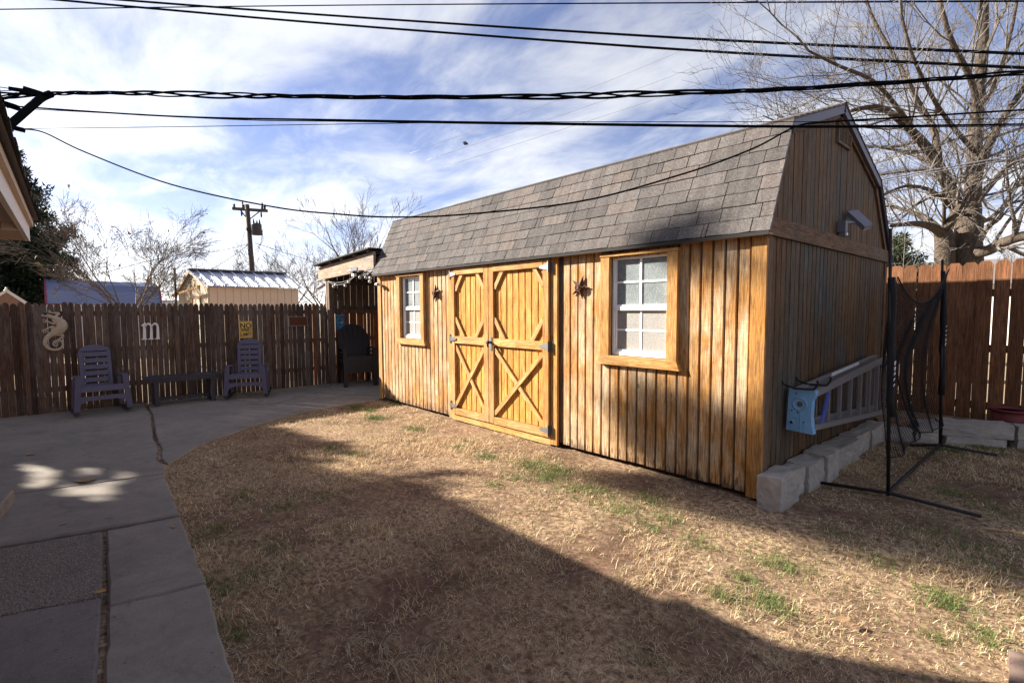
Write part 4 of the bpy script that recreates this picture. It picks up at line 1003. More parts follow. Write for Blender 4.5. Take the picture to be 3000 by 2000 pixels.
# ------------------------------------------------------------------ stepladder on its hooks
ld = thing('stepladder', 'aluminum stepladder with a blue cap hung sideways on the shed gable', 'ladder', (.14, 1.7, .4))
def rail(x, ya, za, yb, zb, h=.06, w=.035, name='rail'):
    return part(name, MB().bar((x, ya, za), (x, yb, zb), w, h), 'ladder_alu', ld)
rail(.215, .5, .80, 2.98, .935, .05, .03); rail(.215, .5, .525, 2.98, .315, .045, .03); rail(.085, .52, .80, 2.98, .915, .07, .05); rail(.085, .52, .53, 2.98, .33)
part('label_strip', MB().bar((.112, 1.3, .873), (.112, 2.2, .915), .004, .03), 'camera_white', ld)
for k in range(7):
    y = .86+k*.33; f_ = (y-.5)/2.48; zt_, zb_ = .80+.135*f_-.03, .525-.21*f_+.03
    part('step', MB().box(.20, y-.018, zb_, .226, y+.018, zt_), 'ladder_alu', ld)
    part('bar', MB().box(.08, y+.10, zb_-.0, .095, y+.125, zt_), 'ladder_alu', ld)
cp = MB(); pr_ = [(.045, .835), (.24, .835), (.242, .80), (.22, .75), (.215, .62), (.222, .55), (.235, .478), (.03, .488), (.035, .60), (.04, .75)]
cp.prism([(x, .44, z) for x, z in pr_], (0, .07, 0)); cap = part('top_cap', cp, 'cap_blue', ld)
part('cap_ring', MB().tube([(.13+.05*math.cos(a), .438, .715+.05*math.sin(a)) for a in [k*math.pi/10 for k in range(21)]], .007, 6), 'cap_blue', cap)
part('cap_hole', MB().lathe((.13, .4385, .715), [(.022, -.0015), (.022, .001)], 14, 1), 'trim_gray', cap)
part('cap_ring', MB().tube([(.068+.018*math.cos(a), .438, .555+.018*math.sin(a)) for a in [k*math.pi/7 for k in range(15)]], .005, 6), 'cap_blue', cap)
part('cap_hole', MB().lathe((.068, .4385, .555), [(.013, -.0015), (.013, .001)], 10, 1), 'plastic_black', cap)
for a_, b_, c_, e_ in ((.06, .60, .12, .604), (.06, .50, .12, .504), (.136, .49, .140, .65), (.17, .50, .174, .58), (.06, .635, .065, .66), (.2, .6, .215, .604)): part('cap_rib', MB().box(a_, .434, b_, c_, .441, e_), 'cap_blue', cap)
for x_, z_ in ((.10, .80), (.07, .655), (.115, .645), (.165, .57)): part('cap_hole', MB().lathe((x_, .4385, z_), [(.007, -.0012), (.007, .001)], 8, 1), 'plastic_black', cap)
part('brace_plastic', MB().prism([(.232, .60, .555), (.232, .66, .545), (.232, .81, .77), (.232, .76, .79)], (.012, 0, 0)), 'cap_blue_deep', ld)
for i, yh in enumerate((.40, .72, 2.64)):
    hk = MB().tube([(.0, yh, .90), (.02, yh, .87), (.10, yh, .845), (.24, yh+.01, .85), (.27, yh, .90), (.262, yh, .925)], .009, 6)
    top('wall_hook', hk, 'black_iron', 'black utility hook on the gable wall, '+('nearest the blue ladder cap', 'just behind the blue ladder cap', 'at the far end of the ladder')[i], 'hook', 'ladder hooks')

# ------------------------------------------------------------------ sports net on its frame
nt_ = thing('sports_net', 'black sagging practice net on a black pipe frame beside the shed', 'net', (.68, 1.9, 0))
p1 = np.array([.668, .836, 0]); p2 = np.array([.705, 2.963, 0]); T1 = p1+np.array([-.06, 0, 2.115]); T2 = p2+np.array([-.06, 0, 2.0])
part('pole', MB().tube([p1, p1+(T1-p1)*.6, T1], [.014, .013, .011], 8), 'steel_black', nt_, smooth=True); part('pole', MB().tube([p2, T2], [.016, .012], 8), 'steel_black', nt_, smooth=True)
part('foot', MB().tube([(.205, .77, .0), (.668, .836, .02), (1.22, .825, .0)], .014, 8), 'steel_black', nt_, smooth=True)
part('foot', MB().tube([(.47, 2.80, .0), (.705, 2.963, .02), (1.15, 2.97, .0)], .014, 8), 'steel_black', nt_, smooth=True)
part('base_bar', MB().tube([p1+(0, 0, .025), (p1+p2)/2+(0, 0, .03), p2+(0, 0, .025)], .014, 8), 'steel_black', nt_, smooth=True)
for p, t_, n_ in ((p1, T1, 0), (p2, T2, 1)):
    r_ = random.Random(n_); pts = []; rd = []
    for k in range(9):
        f_ = (.30+.52*k/8) if n_ == 0 else (.28+.66*k/8); q = p+(t_-p)*f_; pts.append(q+np.array([r_.uniform(.0, .02), r_.uniform(-.005, .02), 0])); rd.append(r_.uniform(.02, .034))
    part('sleeve', MB().tube(pts, rd, 8), 'net_black', nt_, smooth=True)
NU, NV = 50, 74
def netp(u, v):
    zt_ = (1-u)*1.735+u*1.895-.30*4*u*(1-u)*(1-.25*u); q = p1+(p2-p1)*u
    zb_ = .30-.05*u-.03*math.sin(u*9); z = zt_+(zb_-zt_)*v
    bulge = -.10*math.sin(math.pi*v)-.16*v*(1-v)*math.sin(math.pi*u)*1.6+.02*math.sin(u*23+v*4)*v
    sag = -.22*math.sin(math.pi*u)*math.sin(math.pi*min(1, v*1.6))*.4
    squeeze = .06*math.sin(math.pi*v)*(.5-u)
    return np.array([q[0]+bulge, q[1]+squeeze*2.2+.015*math.sin(v*17+u*5), z+sag*(1-v)])
nb = MB()
for i in range(NU+1): nb.tube([netp(i/NU, k/24) for k in range(25)], .0021, 3, False)
for j in range(NV+1): nb.tube([netp(k/18, j/NV) for k in range(19)], .0021, 3, False)
part('netting', nb, 'net_black', nt_)
part('rope', MB().tube([netp(k/20, 0) for k in range(21)], .006, 5), 'net_black', nt_)
part('rope', MB().tube([netp(k/20, 1) for k in range(21)], .006, 5), 'net_black', nt_)
fd = MB()
for (u0, u1, du) in ((.42, .47, -.03), (.62, .60, .02)):
    for k in range(3): fd.tube([netp(u0+(u1-u0)*s/10+k*.012, .1+.86*s/10)+np.array([-.012*k, 0, 0]) for s in range(11)], .0045, 4)
part('gathered_fold', fd, 'net_black', nt_)
# pale lettering strokes on the sleeves
def strokes(base, seed):
    mb = MB(); r = random.Random(seed)
    for k in range(5):
        b = base+np.array([.036, -.012, -.045*k]); mb.tube(spline([b, b+np.array([.004, -.014, .014]), b+np.array([.004, .016, .02]), b+np.array([.0, .012, -.012])], 3), .0035, 4)
    part('lettering', mb, 'letter_white', nt_)
strokes(p1+(T1-p1)*.50, 1); strokes(p2+(T2-p2)*.64, 2)
# ------------------------------------------------------------------ buildings beyond the fence
ns = thing('neighbor_shed', 'cream shed with ribbed metal gable roof behind the fence', 'shed', (-18, 1, -.1))
FL, FR_, RL, RR_, BL, BR = (-16.5, -.42), (-16.5, 2.46), (-18, -.66), (-18, 2.43), (-19.5, -.87), (-19.5, 2.42)
zr, ze = 2.83, 2.26
def quad_slab(pts, th, name, mat, par): return part(name, MB().prism(pts, (0, 0, -th)), mat, par)
rfm = quad_slab([(*FL, ze), (*FR_, ze), (*RR_, zr), (*RL, zr)], .02, 'roof', 'roof_metal', ns); quad_slab([(*RL, zr), (*RR_, zr), (*BR, ze-.2), (*BL, ze-.2)], .02, 'roof', 'roof_metal', ns)
for k in range(9):
    t_ = .06+k*.112; a = np.array([FL[0]+.02, FL[1]+(FR_[1]-FL[1])*t_, ze]); b = np.array([RL[0], RL[1]+(RR_[1]-RL[1])*t_, zr])
    part('rib', MB().bar(a+(0, 0, .012), b+(0, 0, .012), .05, .045), 'roof_metal', rfm)
part('ridge_cap', MB().bar((*RL, zr+.02), (*RR_, zr+.02), .22, .04), 'drip_metal', ns)
part('wall', MB().prism([(-16.68, -.36, -.1), (-16.68, 2.38, -.1), (-16.68, 2.38, ze-.03), (-16.68, -.36, ze-.03)], (-.06, 0, 0)), 'cream_siding', ns)
y = -.36
while y < 2.38:
    part('siding_board', MB().box(-16.678, y+.008, -.1, -16.664, min(y+.222, 2.38), ze-.04), 'cream_siding', ns); y += .228
yg = -.40
part('gable_wall', MB().prism([(-16.68, yg, -.1), (-19.3, yg-.36, -.1), (-19.3, yg-.36, 2.05), (-18, yg-.18, zr-.05), (-16.68, yg, ze-.03)], (0, .05, 0)), 'plywood_cream', ns)
dn = part('door', MB().prism([(-17.25, yg-.10, -.1), (-17.85, yg-.185, -.1), (-17.85, yg-.185, 1.9), (-17.25, yg-.10, 1.9)], (0, -.02, 0)), 'plywood_cream', ns)
part('door_frame', MB().bar((-17.2, yg-.11, 1.92), (-17.92, yg-.215, 1.92), .05, .06), 'cream_siding', ns); part('door_frame', MB().bar((-17.89, yg-.21, -.1), (-17.89, yg-.21, 1.9), .05, .06, (1, 0, 0)), 'trim_honey', ns)
part('collar_tie', MB().bar((-16.7, yg-.20, ze-.02), (-19.2, yg-.55, 2.0), .04, .07), 'trim_honey', ns)
part('barge_board', MB().bar((*RL, zr-.06), (*BL, ze-.27), .03, .12), 'cream_siding', ns); part('barge_board', MB().bar((*RL, zr-.05), (*FL, ze-.05), .03, .06), 'white_paint', ns)

bb = thing('blue_barn', 'long building with steep blue metal roof and red edge trim beyond the fence', 'building', (-27, -2.3, -.1))
y0, y1 = -4.2, -.36
pts = [(-26, 1.78), (-26.22, 2.35), (-26.5, 2.62), (-27.3, 2.82)]
k = 0
for (xa, za), (xb_, zb_) in zip(pts[:-1], pts[1:]):
    n_ = (6, 5, 3)[k]; k += 1
    for j in range(n_):
        t0, t1 = j/n_, (j+1)/n_; a = (xa+(xb_-xa)*t0, za+(zb_-za)*t0); b = (xa+(xb_-xa)*t1-.004, za+(zb_-za)*t1-.004)
        part('roof_panel', MB().prism([(a[0]+.012, y0, a[1]), (a[0]+.012, y1, a[1]-.05), (b[0], y1, b[1]-.05), (b[0], y0, b[1])], (-.03, 0, -.02)), 'roof_blue', bb)
for yy, dz in ((y0, 0), (y1, -.05)): part('edge_trim', MB().tube([(p[0]+.03, yy, p[1]+dz) for p in pts], .03, 4), 'trim_red', bb)
part('wall', MB().box(-26.1, y0, -.1, -30, y1, 1.80), 'white_paint', bb); part('end_wall', MB().prism([(x, y0+.03, z-.02) for x, z in pts]+[(-30, y0+.03, 2.8), (-30, y0+.03, 1.7), (-26.1, y0+.03, 1.7)], (0, .05, 0)), 'white_paint', bb)
part('eave_trim', MB().box(-25.97, y0-.02, 1.74, -26.0, y0+.55, 1.79), 'trim_red', bb)

sgb = thing('brick_gable', 'small brown brick gable with white barge boards at the far left', 'building', (-18.5, -5.2, -.1))
g0 = at(18, 850, 14)
part('wall', MB().prism([(-18.3, -5.95, -.1), (-18.3, -4.45, -.1), (-18.3, -4.45, 1.55), (-18.3, g0[1], 2.02), (-18.3, -5.95, 1.2)], (-2, 0, 0)), 'brick_far', sgb)
part('barge_board', MB().bar((-18.27, g0[1], 2.06), (-18.27, -4.40, 1.55), .05, .06), 'white_paint', sgb); part('barge_board', MB().bar((-18.27, g0[1], 2.06), (-18.27, -6.0, 1.2), .05, .06), 'white_paint', sgb)
part('finial', MB().lathe((-18.27, g0[1], 2.03), [(.05, 0), (.06, .04), (.02, .07), (.03, .10), (.01, .13)], 8), 'white_paint', sgb)
part('roof', MB().prism([(-18.3, g0[1], 2.09), (-18.3, -4.38, 1.58), (-18.3, -4.38, 1.54), (-18.3, g0[1], 2.04)], (-2, 0, 0)), 'roof_far', sgb)
fh = thing('gray_roof_house', 'gray roofed house far beyond the fence, left of the blue barn', 'house', (-41, -4.6, -.1))
part('wall', MB().box(-44, -7.5, -.1, -40, -3.6, 1.9), 'white_paint', fh); part('roof', MB().prism([(-39.6, -3.4, 1.95), (-44.4, -3.4, 1.95), (-42, -3.4, 2.75)], (0, -4.4, 0)), 'roof_far', fh)
fh2 = thing('low_roof_house', 'low gray roofed house between the blue barn and the cream shed', 'house', (-36, 1, -.1))
part('wall', MB().box(-38, -1.2, -.1, -35, 3.5, 1.55), 'beige_paint', fh2); part('roof', MB().prism([(-34.7, -1.4, 1.6), (-38.3, -1.4, 1.6), (-36.5, -1.4, 2.12)], (0, 5, 0)), 'roof_far', fh2)
fh3 = thing('white_house', 'pale house roof low behind the cedar fence', 'house', (-2, 26, -.1))
part('wall', MB().box(-6, 24, -.1, 8, 30, 2.4), 'white_paint', fh3); part('roof', MB().prism([(-6.4, 23.5, 2.4), (-6.4, 30.5, 2.4), (-6.4, 27, 3.6)], (14.8, 0, 0)), 'roof_far', fh3)

# ------------------------------------------------------------------ utility pole and fence post
pb_ = at(738, 800, 26); up = thing('utility_pole', 'dark utility pole with crossarm and transformer', 'utility pole', (pb_[0], pb_[1], -.1))
px_, py_ = pb_[0], pb_[1]; zt_ = 6.85
part('pole', MB().tube([(px_, py_, -.1), (px_-.02, py_+.02, 3.5), (px_-.18, py_-.06, zt_)], [.15, .135, .11], 10), 'pole_wood', up, smooth=True)
ca, cb = at(682, 611, 26.0), at(783, 618, 25.9)
part('crossarm', MB().bar(ca, cb, .12, .14), 'pole_wood', up)
cm = (ca+cb)/2; pm = np.array([px_-.13, py_-.04, 5.95])
for e in (.22, .78): part('arm_brace', MB().tube([ca+(cb-ca)*e-(0, 0, .05), pm+(0, 0, .1)], .03, 5), 'black_iron', up)
for e in (.04, .30, .36, .93, .85):
    c = ca+(cb-ca)*e; part('insulator', MB().lathe((c[0], c[1], c[2]+.05), [(.03, 0), (.07, .04), (.04, .08), (.075, .13), (.03, .2)], 8), 'black_iron', up)
for e, h in ((.29, .42), (.86, .40)): c = ca+(cb-ca)*e; part('cutout', MB().lathe((c[0], c[1], c[2]), [(.035, 0), (.045, .1), (.035, h)], 8), 'black_iron', up)
for e in (.25, .82): c = ca+(cb-ca)*e; part('arrester', MB().tube([c-(0, 0, .05), c-(-.02, .0, .25), c-(0, 0, .36)], [.03, .045, .03], 6), 'black_iron', up)
tcn = at(752, 673, 25.8)
tr_ = part('transformer', MB().lathe((tcn[0], tcn[1], tcn[2]-.27), [(.22, 0), (.24, .02), (.24, .5), (.25, .52), (.22, .56), (.1, .6)], 14), 'transformer_gray', up, smooth=True)
for dx, h in ((-.1, .28), (.02, .2), (.12, .24)): part('bushing', MB().lathe((tcn[0]+dx, tcn[1]+dx, tcn[2]+.28), [(.045, 0), (.05, .05), (.03, h*.7), (.02, h)], 7), 'black_iron', tr_)
part('spool', MB().tube([at(724, 672, 25.8), at(731, 672, 25.8)], [.09, .06], 7), 'black_iron', up)
pw = MB()
for k, (a, b, s) in enumerate((((722, 720), (735, 708), 3), ((735, 742), (722, 728), 4), ((745, 730), (760, 715), 5), ((766, 668), (758, 720), 6), ((770, 670), (755, 740), 8))):
    A, B = at(*a, 25.9), at(*b, 25.9); pw.tube(spline([A, (A+B)/2+np.array([.15*math.sin(s), .15*math.cos(s), -.15]), B], 4), .012, 4)
part('jumper_wire', pw, 'cable_black', up)
wp = at(511, 785, 17); top('wooden_post', MB().box(wp[0]-.03, wp[1]-.03, -.1, wp[0]+.03, wp[1]+.03, wp[2]), 'pole_wood', 'slim wooden post left of the cream shed', 'post')

# ------------------------------------------------------------------ overhead cables
def cable(pts, wpx, label, mat='cable_black', sides=6, n=8, name='overhead_cable'):
    P = [at(*p) for p in pts]; Q = spline(P, n); rd = [max(.0012, wpx*.5*float((q-CAM)@AW)/FPX) for q in Q]; rm = sum(rd)/len(rd)
    return top(name, MB().tube(Q, rm, sides), mat, label, 'cable', 'overhead cables', True)
cable([(-400, 32, 14), (0, 28, 14), (1000, 16, 14), (2000, 9, 11), (3000, 4, 8.5), (3400, 3, 8)], 3.6, 'thin black wire along the very top of the view')
cable([(100, -25, 13), (300, -4, 13), (1000, 48, 13), (2000, 112, 11), (3000, 158, 8.5), (3400, 172, 8)], 6.5, 'thick black cable, upper of the two crossing the top left')
cable([(0, -15, 13), (165, 0, 13), (440, 25, 13), (1000, 73, 13), (2000, 146, 11), (3000, 199, 8.5), (3400, 215, 8)], 6.5, 'thick black cable, lower of the two crossing the top left')
cable([(20, 310, 3.8), (500, 341, 3.5), (1000, 352, 3.2), (1700, 363, 3), (2400, 370, 3), (3000, 364, 3.3), (3400, 355, 3.5)], 5.2, 'black cable running level below the twisted bundle, upper strand')
cable([(20, 316, 3.8), (300, 331, 3.6), (700, 351, 3.4), (1000, 356, 3.2), (1700, 367, 3), (2400, 374, 3), (3000, 369, 3.3), (3400, 361, 3.5)], 2.6, 'thin wire hanging just under the level black cable')
cable([(70, 377, 3.8), (500, 372, 3.5), (1000, 364, 3.3), (1500, 358, 3.2), (2330, 357, 3.2), (2700, 352, 3.3), (3200, 345, 3.5)], 2.0, 'thin level wire from the eave clamp to the gable')
cable([(70, 378, 3.8), (130, 389, 3.8), (250, 446, 3.75), (500, 540, 3.65), (800, 606, 3.5), (1000, 628, 3.4), (1150, 636, 3.35), (1350, 629, 3.3), (1700, 590, 3.2), (2000, 510, 3.1), (2200, 438, 3.05), (2330, 372, 3.0), (2420, 358, 3.0), (2600, 347, 3.1), (3000, 322, 3.3), (3400, 300, 3.6)], 5.0, 'black cable drooping in front of the shed roof')
cable([(2560, 530, 9.5), (3000, 450, 8.5), (3300, 400, 8.5)], 4.5, 'gray cable across the bare tree, upper of the slanting pair', 'cable_gray')
cable([(2560, 536, 9.5), (3000, 459, 8.5), (3300, 412, 8.5)], 3.0, 'gray cable across the bare tree, lower of the slanting pair', 'cable_gray')
for k, (a, b, nm) in enumerate((((1200, 450), (2330, 0), 'highest'), ((1250, 470), (2520, 0), 'middle'), ((1300, 490), (2700, 0), 'lowest'))):
    cable([(*a, 34), ((a[0]+b[0])/2+20, (a[1]+b[1])/2+12, 30), (*b, 26)], 1.1, 'hair thin far wire slanting up behind the cables, %s of three' % nm, 'cable_gray', 3)
cable([(735, 712, 26), (640, 735, 25), (500, 750, 22), (300, 800, 20)], 2, 'thin wire from the pole down to the left, upper', 'cable_gray', 3)
cable([(728, 716, 26), (660, 765, 25), (560, 820, 24)], 2.4, 'thin wire from the pole down to the left, steeper', 'cable_gray', 3)
cable([(748, 712, 26), (850, 745, 25), (1000, 790, 24), (1120, 820, 24)], 2, 'thin wire from the pole down to the right, upper', 'cable_gray', 3)
cable([(752, 720, 26), (800, 760, 25.5), (880, 830, 25)], 2, 'thin wire from the pole down to the right, steeper', 'cable_gray', 3)
cable([(730, 635, 26), (707, 715, 26), (690, 800, 26)], 1.6, 'guy wire slanting left from the pole top', 'cable_gray', 3)
# twisted service bundle
tw = thing('service_bundle', 'thick twisted bundle of black cables across the upper view', 'cable', tuple(at(1500, 283, 4.6)), 0, 'overhead cables')
cl = spline([at(*p) for p in ((-120, 285, 3.6), (110, 277, 3.7), (300, 272, 3.6), (650, 279, 3.4), (1000, 284, 3.2), (1500, 284, 3.0), (2000, 272, 3.0), (2400, 256, 3.1), (3000, 213, 3.3), (3400, 180, 3.5))], 26)
for s in range(3):
    Q = []; r_ = 0; ph = s*2*math.pi/3
    for i, p in enumerate(cl):
        f_ = i/len(cl); loose = .0085+.012*max(0, math.sin(f_*21+1.2))*(1-.6*f_)+.008*max(0, 1-f_*5); ph += .22+.06*math.sin(i*.23)
        Q.append(p+AU*loose*math.cos(ph)+np.array([.67, .74, 0])*0+AW*loose*math.sin(ph))
    part('strand', MB().tube(Q, .0068 if s else .005, 7), 'cable_black', tw, smooth=True)
hd_ = thing('service_drop', 'black splice clamps and drop cable at the eave corner', 'cable clamp', tuple(at(60, 320, 3.7)))
part('drop_cable', MB().tube(spline([at(150, 275, 3.75), at(122, 287, 3.7), at(85, 318, 3.6), at(30, 365, 3.5), at(-25, 405, 3.4), at(-60, 430, 3.4)], 5), [.027]*26 if False else .026, 8), 'cable_black', hd_, smooth=True)
part('clamp', MB().bar(at(72, 263, 3.7), at(124, 279, 3.7), .03, .045).bar(at(28, 260, 3.7), at(70, 266, 3.7), .02, .024), 'cable_black', hd_)
part('clamp', MB().bar(at(13, 304, 3.8), at(50, 316, 3.8), .03, .04).bar(at(48, 314, 3.8), at(60, 322, 3.8), .02, .02), 'cable_black', hd_)
part('clamp', MB().bar(at(37, 374, 3.8), at(70, 382, 3.8), .025, .032), 'cable_black', hd_)
part('pigtail', MB().tube(spline([at(-40, 300, 3.7), at(0, 291, 3.7), at(45, 281, 3.7), at(75, 266, 3.7)], 5), .010, 6).tube(spline([at(-30, 285, 3.7), at(4, 292, 3.7), at(13, 305, 3.75)], 5), .010, 6).tube(spline([at(20, 284, 3.7), at(45, 272, 3.7), at(60, 276, 3.7)], 5), .003, 4), 'cable_black', hd_)
part('lead_wire', MB().tube([at(-60, 247, 3.7), at(30, 260, 3.7)], .003, 4).tube([at(-60, 268, 3.7), at(32, 266, 3.7)], .003, 4).tube([at(-60, 302, 3.8), at(15, 304, 3.8)], .002, 4).tube([at(-60, 308, 3.8), at(15, 310, 3.8)], .002, 4).tube([at(22, 390, 3.7), at(38, 383, 3.75)], .007, 5), 'cable_black', hd_)

# ------------------------------------------------------------------ bird
bc = at(1362, 420, 15); br_ = thing('bird', 'small dark bird in flight above the shed roof', 'bird', tuple(bc))
def BV(x, y, d=0): return at(1320+x*.04252, 390+y*.04252, 15+d)
part('body', MB().tube([BV(835, 625), BV(880, 640), BV(960, 680), BV(1040, 720), BV(1120, 745), BV(1230, 790)], [.012, .026, .05, .055, .03, .008], 8), 'bird_dark', br_, smooth=True)
part('wing', MB().prism([BV(960, 650), BV(1060, 680), BV(1040, 720, -.3), BV(985, 760, -.35)], (0, 0, .008)), 'bird_dark', br_); part('wing', MB().prism([BV(960, 650), BV(1100, 700), BV(1180, 690, .3), BV(1080, 670, .35)], (0, 0, .008)), 'bird_dark', br_)

# ------------------------------------------------------------------ trees
def rotv(v, ax, a):
    ax = ax/np.linalg.norm(ax); return v*math.cos(a)+np.cross(ax, v)*math.sin(a)+ax*(ax@v)*(1-math.cos(a))
def twig(mb, p, d, L_, r, lev, rg, spread=.6, upw=.15, kids=(4, 5), wob=.22, minr=.004, leaf=None):
    n = 5 if lev > 1 else (4 if lev else 3); pts = [p]; rad = [r]; q = p.copy(); dd = d.copy()
    for k in range(n):
        dd = dd+rg.normal(0, wob, 3)*.55+np.array([0, 0, upw*.5]); dd /= np.linalg.norm(dd); q = q+dd*L_/n; pts.append(q); rad.append(max(minr*.6, r*(1-.72*(k+1)/n)))
    mb.tube(pts, rad, 6 if r > .05 else (4 if r > .015 else 3), False)
    if leaf is not None and lev == 0 and rg.random() < leaf[1]:
        leaf[0].append(q)
    if lev <= 0: return
    m_ = int(rg.integers(kids[0], kids[1]+1))
    for j in range(m_):
        t = .25+.75*(j+rg.random())/m_; i = min(n-1, int(t*n)); base = pts[i]+(pts[i+1]-pts[i])*(t*n-i); tan = pts[i+1]-pts[i]; tan = tan/np.linalg.norm(tan)
        ax = np.cross(tan, rg.normal(0, 1, 3)); nd = rotv(tan, ax, spread*(.6+.7*rg.random()))
        twig(mb, base, nd, L_*(.48+.27*rg.random())*(1.15-.45*t), max(minr, rad[i]*(.5+.15*rg.random())), lev-1, rg, spread, upw, kids, wob, minr, leaf)
def limb(mb, pts, r0, r1, n=6, sides=8):
    Q = spline(pts, n); m_ = len(Q); rd = [r0+(r1-r0)*k/(m_-1) for k in range(m_)]; mb.tube(Q, rd, sides, False); return Q, rd

# the big bare tree behind the cedar fence
bt = thing('bare_tree', 'large bare pecan tree with thick forked trunk behind the cedar fence', 'tree', (*at(2825, 760, 11)[:2], -.1))
D0 = 11.
def A(x, y, d=0): return at(x, y, D0+d)
trunk = MB(); crown = MB(); rg = np.random.default_rng(5)
base = A(2832, 900); base[2] = -.1
limb(trunk, [base, A(2832, 780), A(2835, 700), A(2845, 640)], .31, .22, 6, 14)
limbs = [([A(2845, 660), A(2850, 560), A(2855, 470), A(2858, 380), A(2870, 250), A(2880, 130), A(2882, -20), A(2890, -150)], .30, .10),
         ([A(2820, 670), A(2790, 570, .3), A(2745, 480, .2), A(2705, 420), A(2655, 370, -.2), A(2590, 320, -.4), A(2520, 318, -.6), A(2440, 345, -.8)], .27, .04),
         ([A(2750, 480, .2), A(2735, 380, .6), A(2690, 300, .8), A(2640, 200, .9), A(2560, 60, 1.), A(2520, -60, 1)], .15, .04),
         ([A(2690, 400), A(2640, 330, -.8), A(2560, 240, -1.2), A(2450, 190, -1.6), A(2370, 150, -1.8)], .10, .025),
         ([A(2860, 520), A(2900, 420, -.4), A(2950, 330, -.6), A(3020, 230, -.8), A(3100, 120, -1)], .16, .05),
         ([A(2855, 600), A(2900, 545, .5), A(2960, 480, .8), A(3050, 430, 1.), A(3150, 400, 1)], .13, .05),
         ([A(2870, 400), A(2850, 250, -.5), A(2780, 100, -.9), A(2740, -60, -1)], .13, .05),
         ([A(2865, 330), A(2920, 230, .5), A(2960, 100, .9), A(2990, -60, 1)], .12, .04),
         ([A(2835, 740), A(2890, 735, -.5), A(2940, 710, -.9), A(3010, 690, -1.3), A(3120, 690, -1.6)], .22, .12),
         ([A(2800, 620), A(2730, 560, -.5), A(2660, 545, -.9), A(2610, 560, -1.2)], .09, .03),
         ([A(2780, 560, .3), A(2700, 590, .8), A(2640, 640, 1.0), A(2600, 650, 1.)], .07, .02),
         ([A(2760, 500, .2), A(2690, 460, .9), A(2620, 440, 1.2), A(2560, 430, 1.3)], .09, .03),
         ([A(2860, 450), A(2760, 330, -1.2), A(2680, 180, -1.8), A(2640, 40, -2)], .09, .03),
         ([A(2850, 660), A(2900, 640, .8), A(2950, 600, 1.3), A(3030, 580, 1.5)], .10, .04)]
for pts, r0, r1 in limbs:
    Q, rd = limb(trunk, pts, r0*.55, r1*.7)
    for i in range(3, len(Q)-1, 4 if r0 > .1 else 3):
        tan = Q[min(i+1, len(Q)-1)]-Q[i]; tan /= np.linalg.norm(tan)
        for _ in range(2 if len(Q) < 40 else 1):
            ax = np.cross(tan, rg.normal(0, 1, 3)); nd = rotv(tan, ax, .6+.6*rg.random())
            twig(crown, Q[i], nd, 1.2+1.7*rg.random(), min(.04, rd[i]*.4), 3, rg, .65, .18, (3, 4), .28, .0042)
    twig(crown, Q[-1], (Q[-1]-Q[-3])/np.linalg.norm(Q[-1]-Q[-3]), 1.7, r1, 3, rg, .6, .15, (4, 5), .28, .0042)
part('trunk', trunk, 'bark_pecan', bt, smooth=True); part('crown', crown, 'twig_pale', bt)
lt2 = thing('slim_bare_tree', 'slim bare tree standing just left of the big pecan trunk', 'tree', (*A(2768, 780)[:2], -.1))
tk = MB(); cr = MB(); b0 = A(2768, 900); b0[2] = -.1
Q, rd = limb(tk, [b0, A(2768, 770), A(2766, 700), A(2762, 678)], .20, .16, 5, 10)
for pts, r0, r1 in (([A(2764, 690), A(2730, 665, -.3), A(2680, 655, -.6), A(2610, 662, -.8)], .11, .03), ([A(2764, 685), A(2790, 640, -.3), A(2830, 590, -.6), A(2860, 540, -.8)], .12, .05), ([A(2764, 685), A(2715, 640, .4), A(2650, 615, .8), A(2600, 600, 1)], .08, .02), ([A(2764, 680), A(2766, 600, -.5), A(2760, 520, -.7)], .04, .02)):
    Q, rd = limb(tk, pts, r0, r1)
    for i in range(3, len(Q), 2): twig(cr, Q[i], rotv((Q[i]-Q[i-1])/np.linalg.norm(Q[i]-Q[i-1]), rg.normal(0, 1, 3), .9), 1.0+rg.random(), .018, 2, rg, .6, .15, (3, 4), .25, .005)
part('trunk', tk, 'bark_pecan', lt2, smooth=True); part('crown', cr, 'twig_pale', lt2)

def bare(name, label, base_px, depth, H, seed, stems, spread=.55, lev=4, r=.12, mat='bark_gray', minr=.008, upw=.12, lean=.35, first=.3, kids=(4, 5), bx=None, leaves=0.):
    b = at(*base_px, depth); b[2] = -.1; t = thing(name, label, 'tree', tuple(b)); rg = np.random.default_rng(seed); tk = MB(); cr = MB(); lv = []
    z0 = H*first
    Q, rd = limb(tk, [b, b+np.array([.03, .02, z0*.5]), b+np.array([.05*rg.normal(), .05*rg.normal(), z0])], r, r*.85, 5, 8)
    for s in range(stems):
        a = 2*math.pi*(s+rg.random()*.6)/stems; d = np.array([math.cos(a)*lean, math.sin(a)*lean, 1.]); d /= np.linalg.norm(d)
        twig(cr, Q[-1-int(rg.integers(0, 3))], d, (H-z0)*(.62+.2*rg.random()), r*.6, lev, rg, spread, upw, kids, .2, minr, (lv, leaves))
    part('trunk', tk, mat, t, smooth=True); part('crown', cr, mat, t)
    if leaves and lv:
        mb = MB()
        for q in lv:
            e = rg.normal(0, .05, (3, 3)); mb.add([q+e[0]*.4, q+e[1], q+e[2]], [(0, 1, 2)])
        part('dead_leaves', mb, 'leaf_dead', t, kind='stuff')
    return t
bare('spreading_tree', 'bare spreading small tree with few dry leaves in front of the blue barn', (388, 905), 15.5, 4.7, 3, 9, .55, 4, .055, 'bark_gray', .005, .04, .8, .28, (4, 5), leaves=.03)
bare('leafless_tree', 'tall bare tree behind the lean-to roof', (1060, 900), 27, 7.6, 11, 6, .5, 4, .11, 'bark_gray', .008, .12, .55, .22, (3, 4))
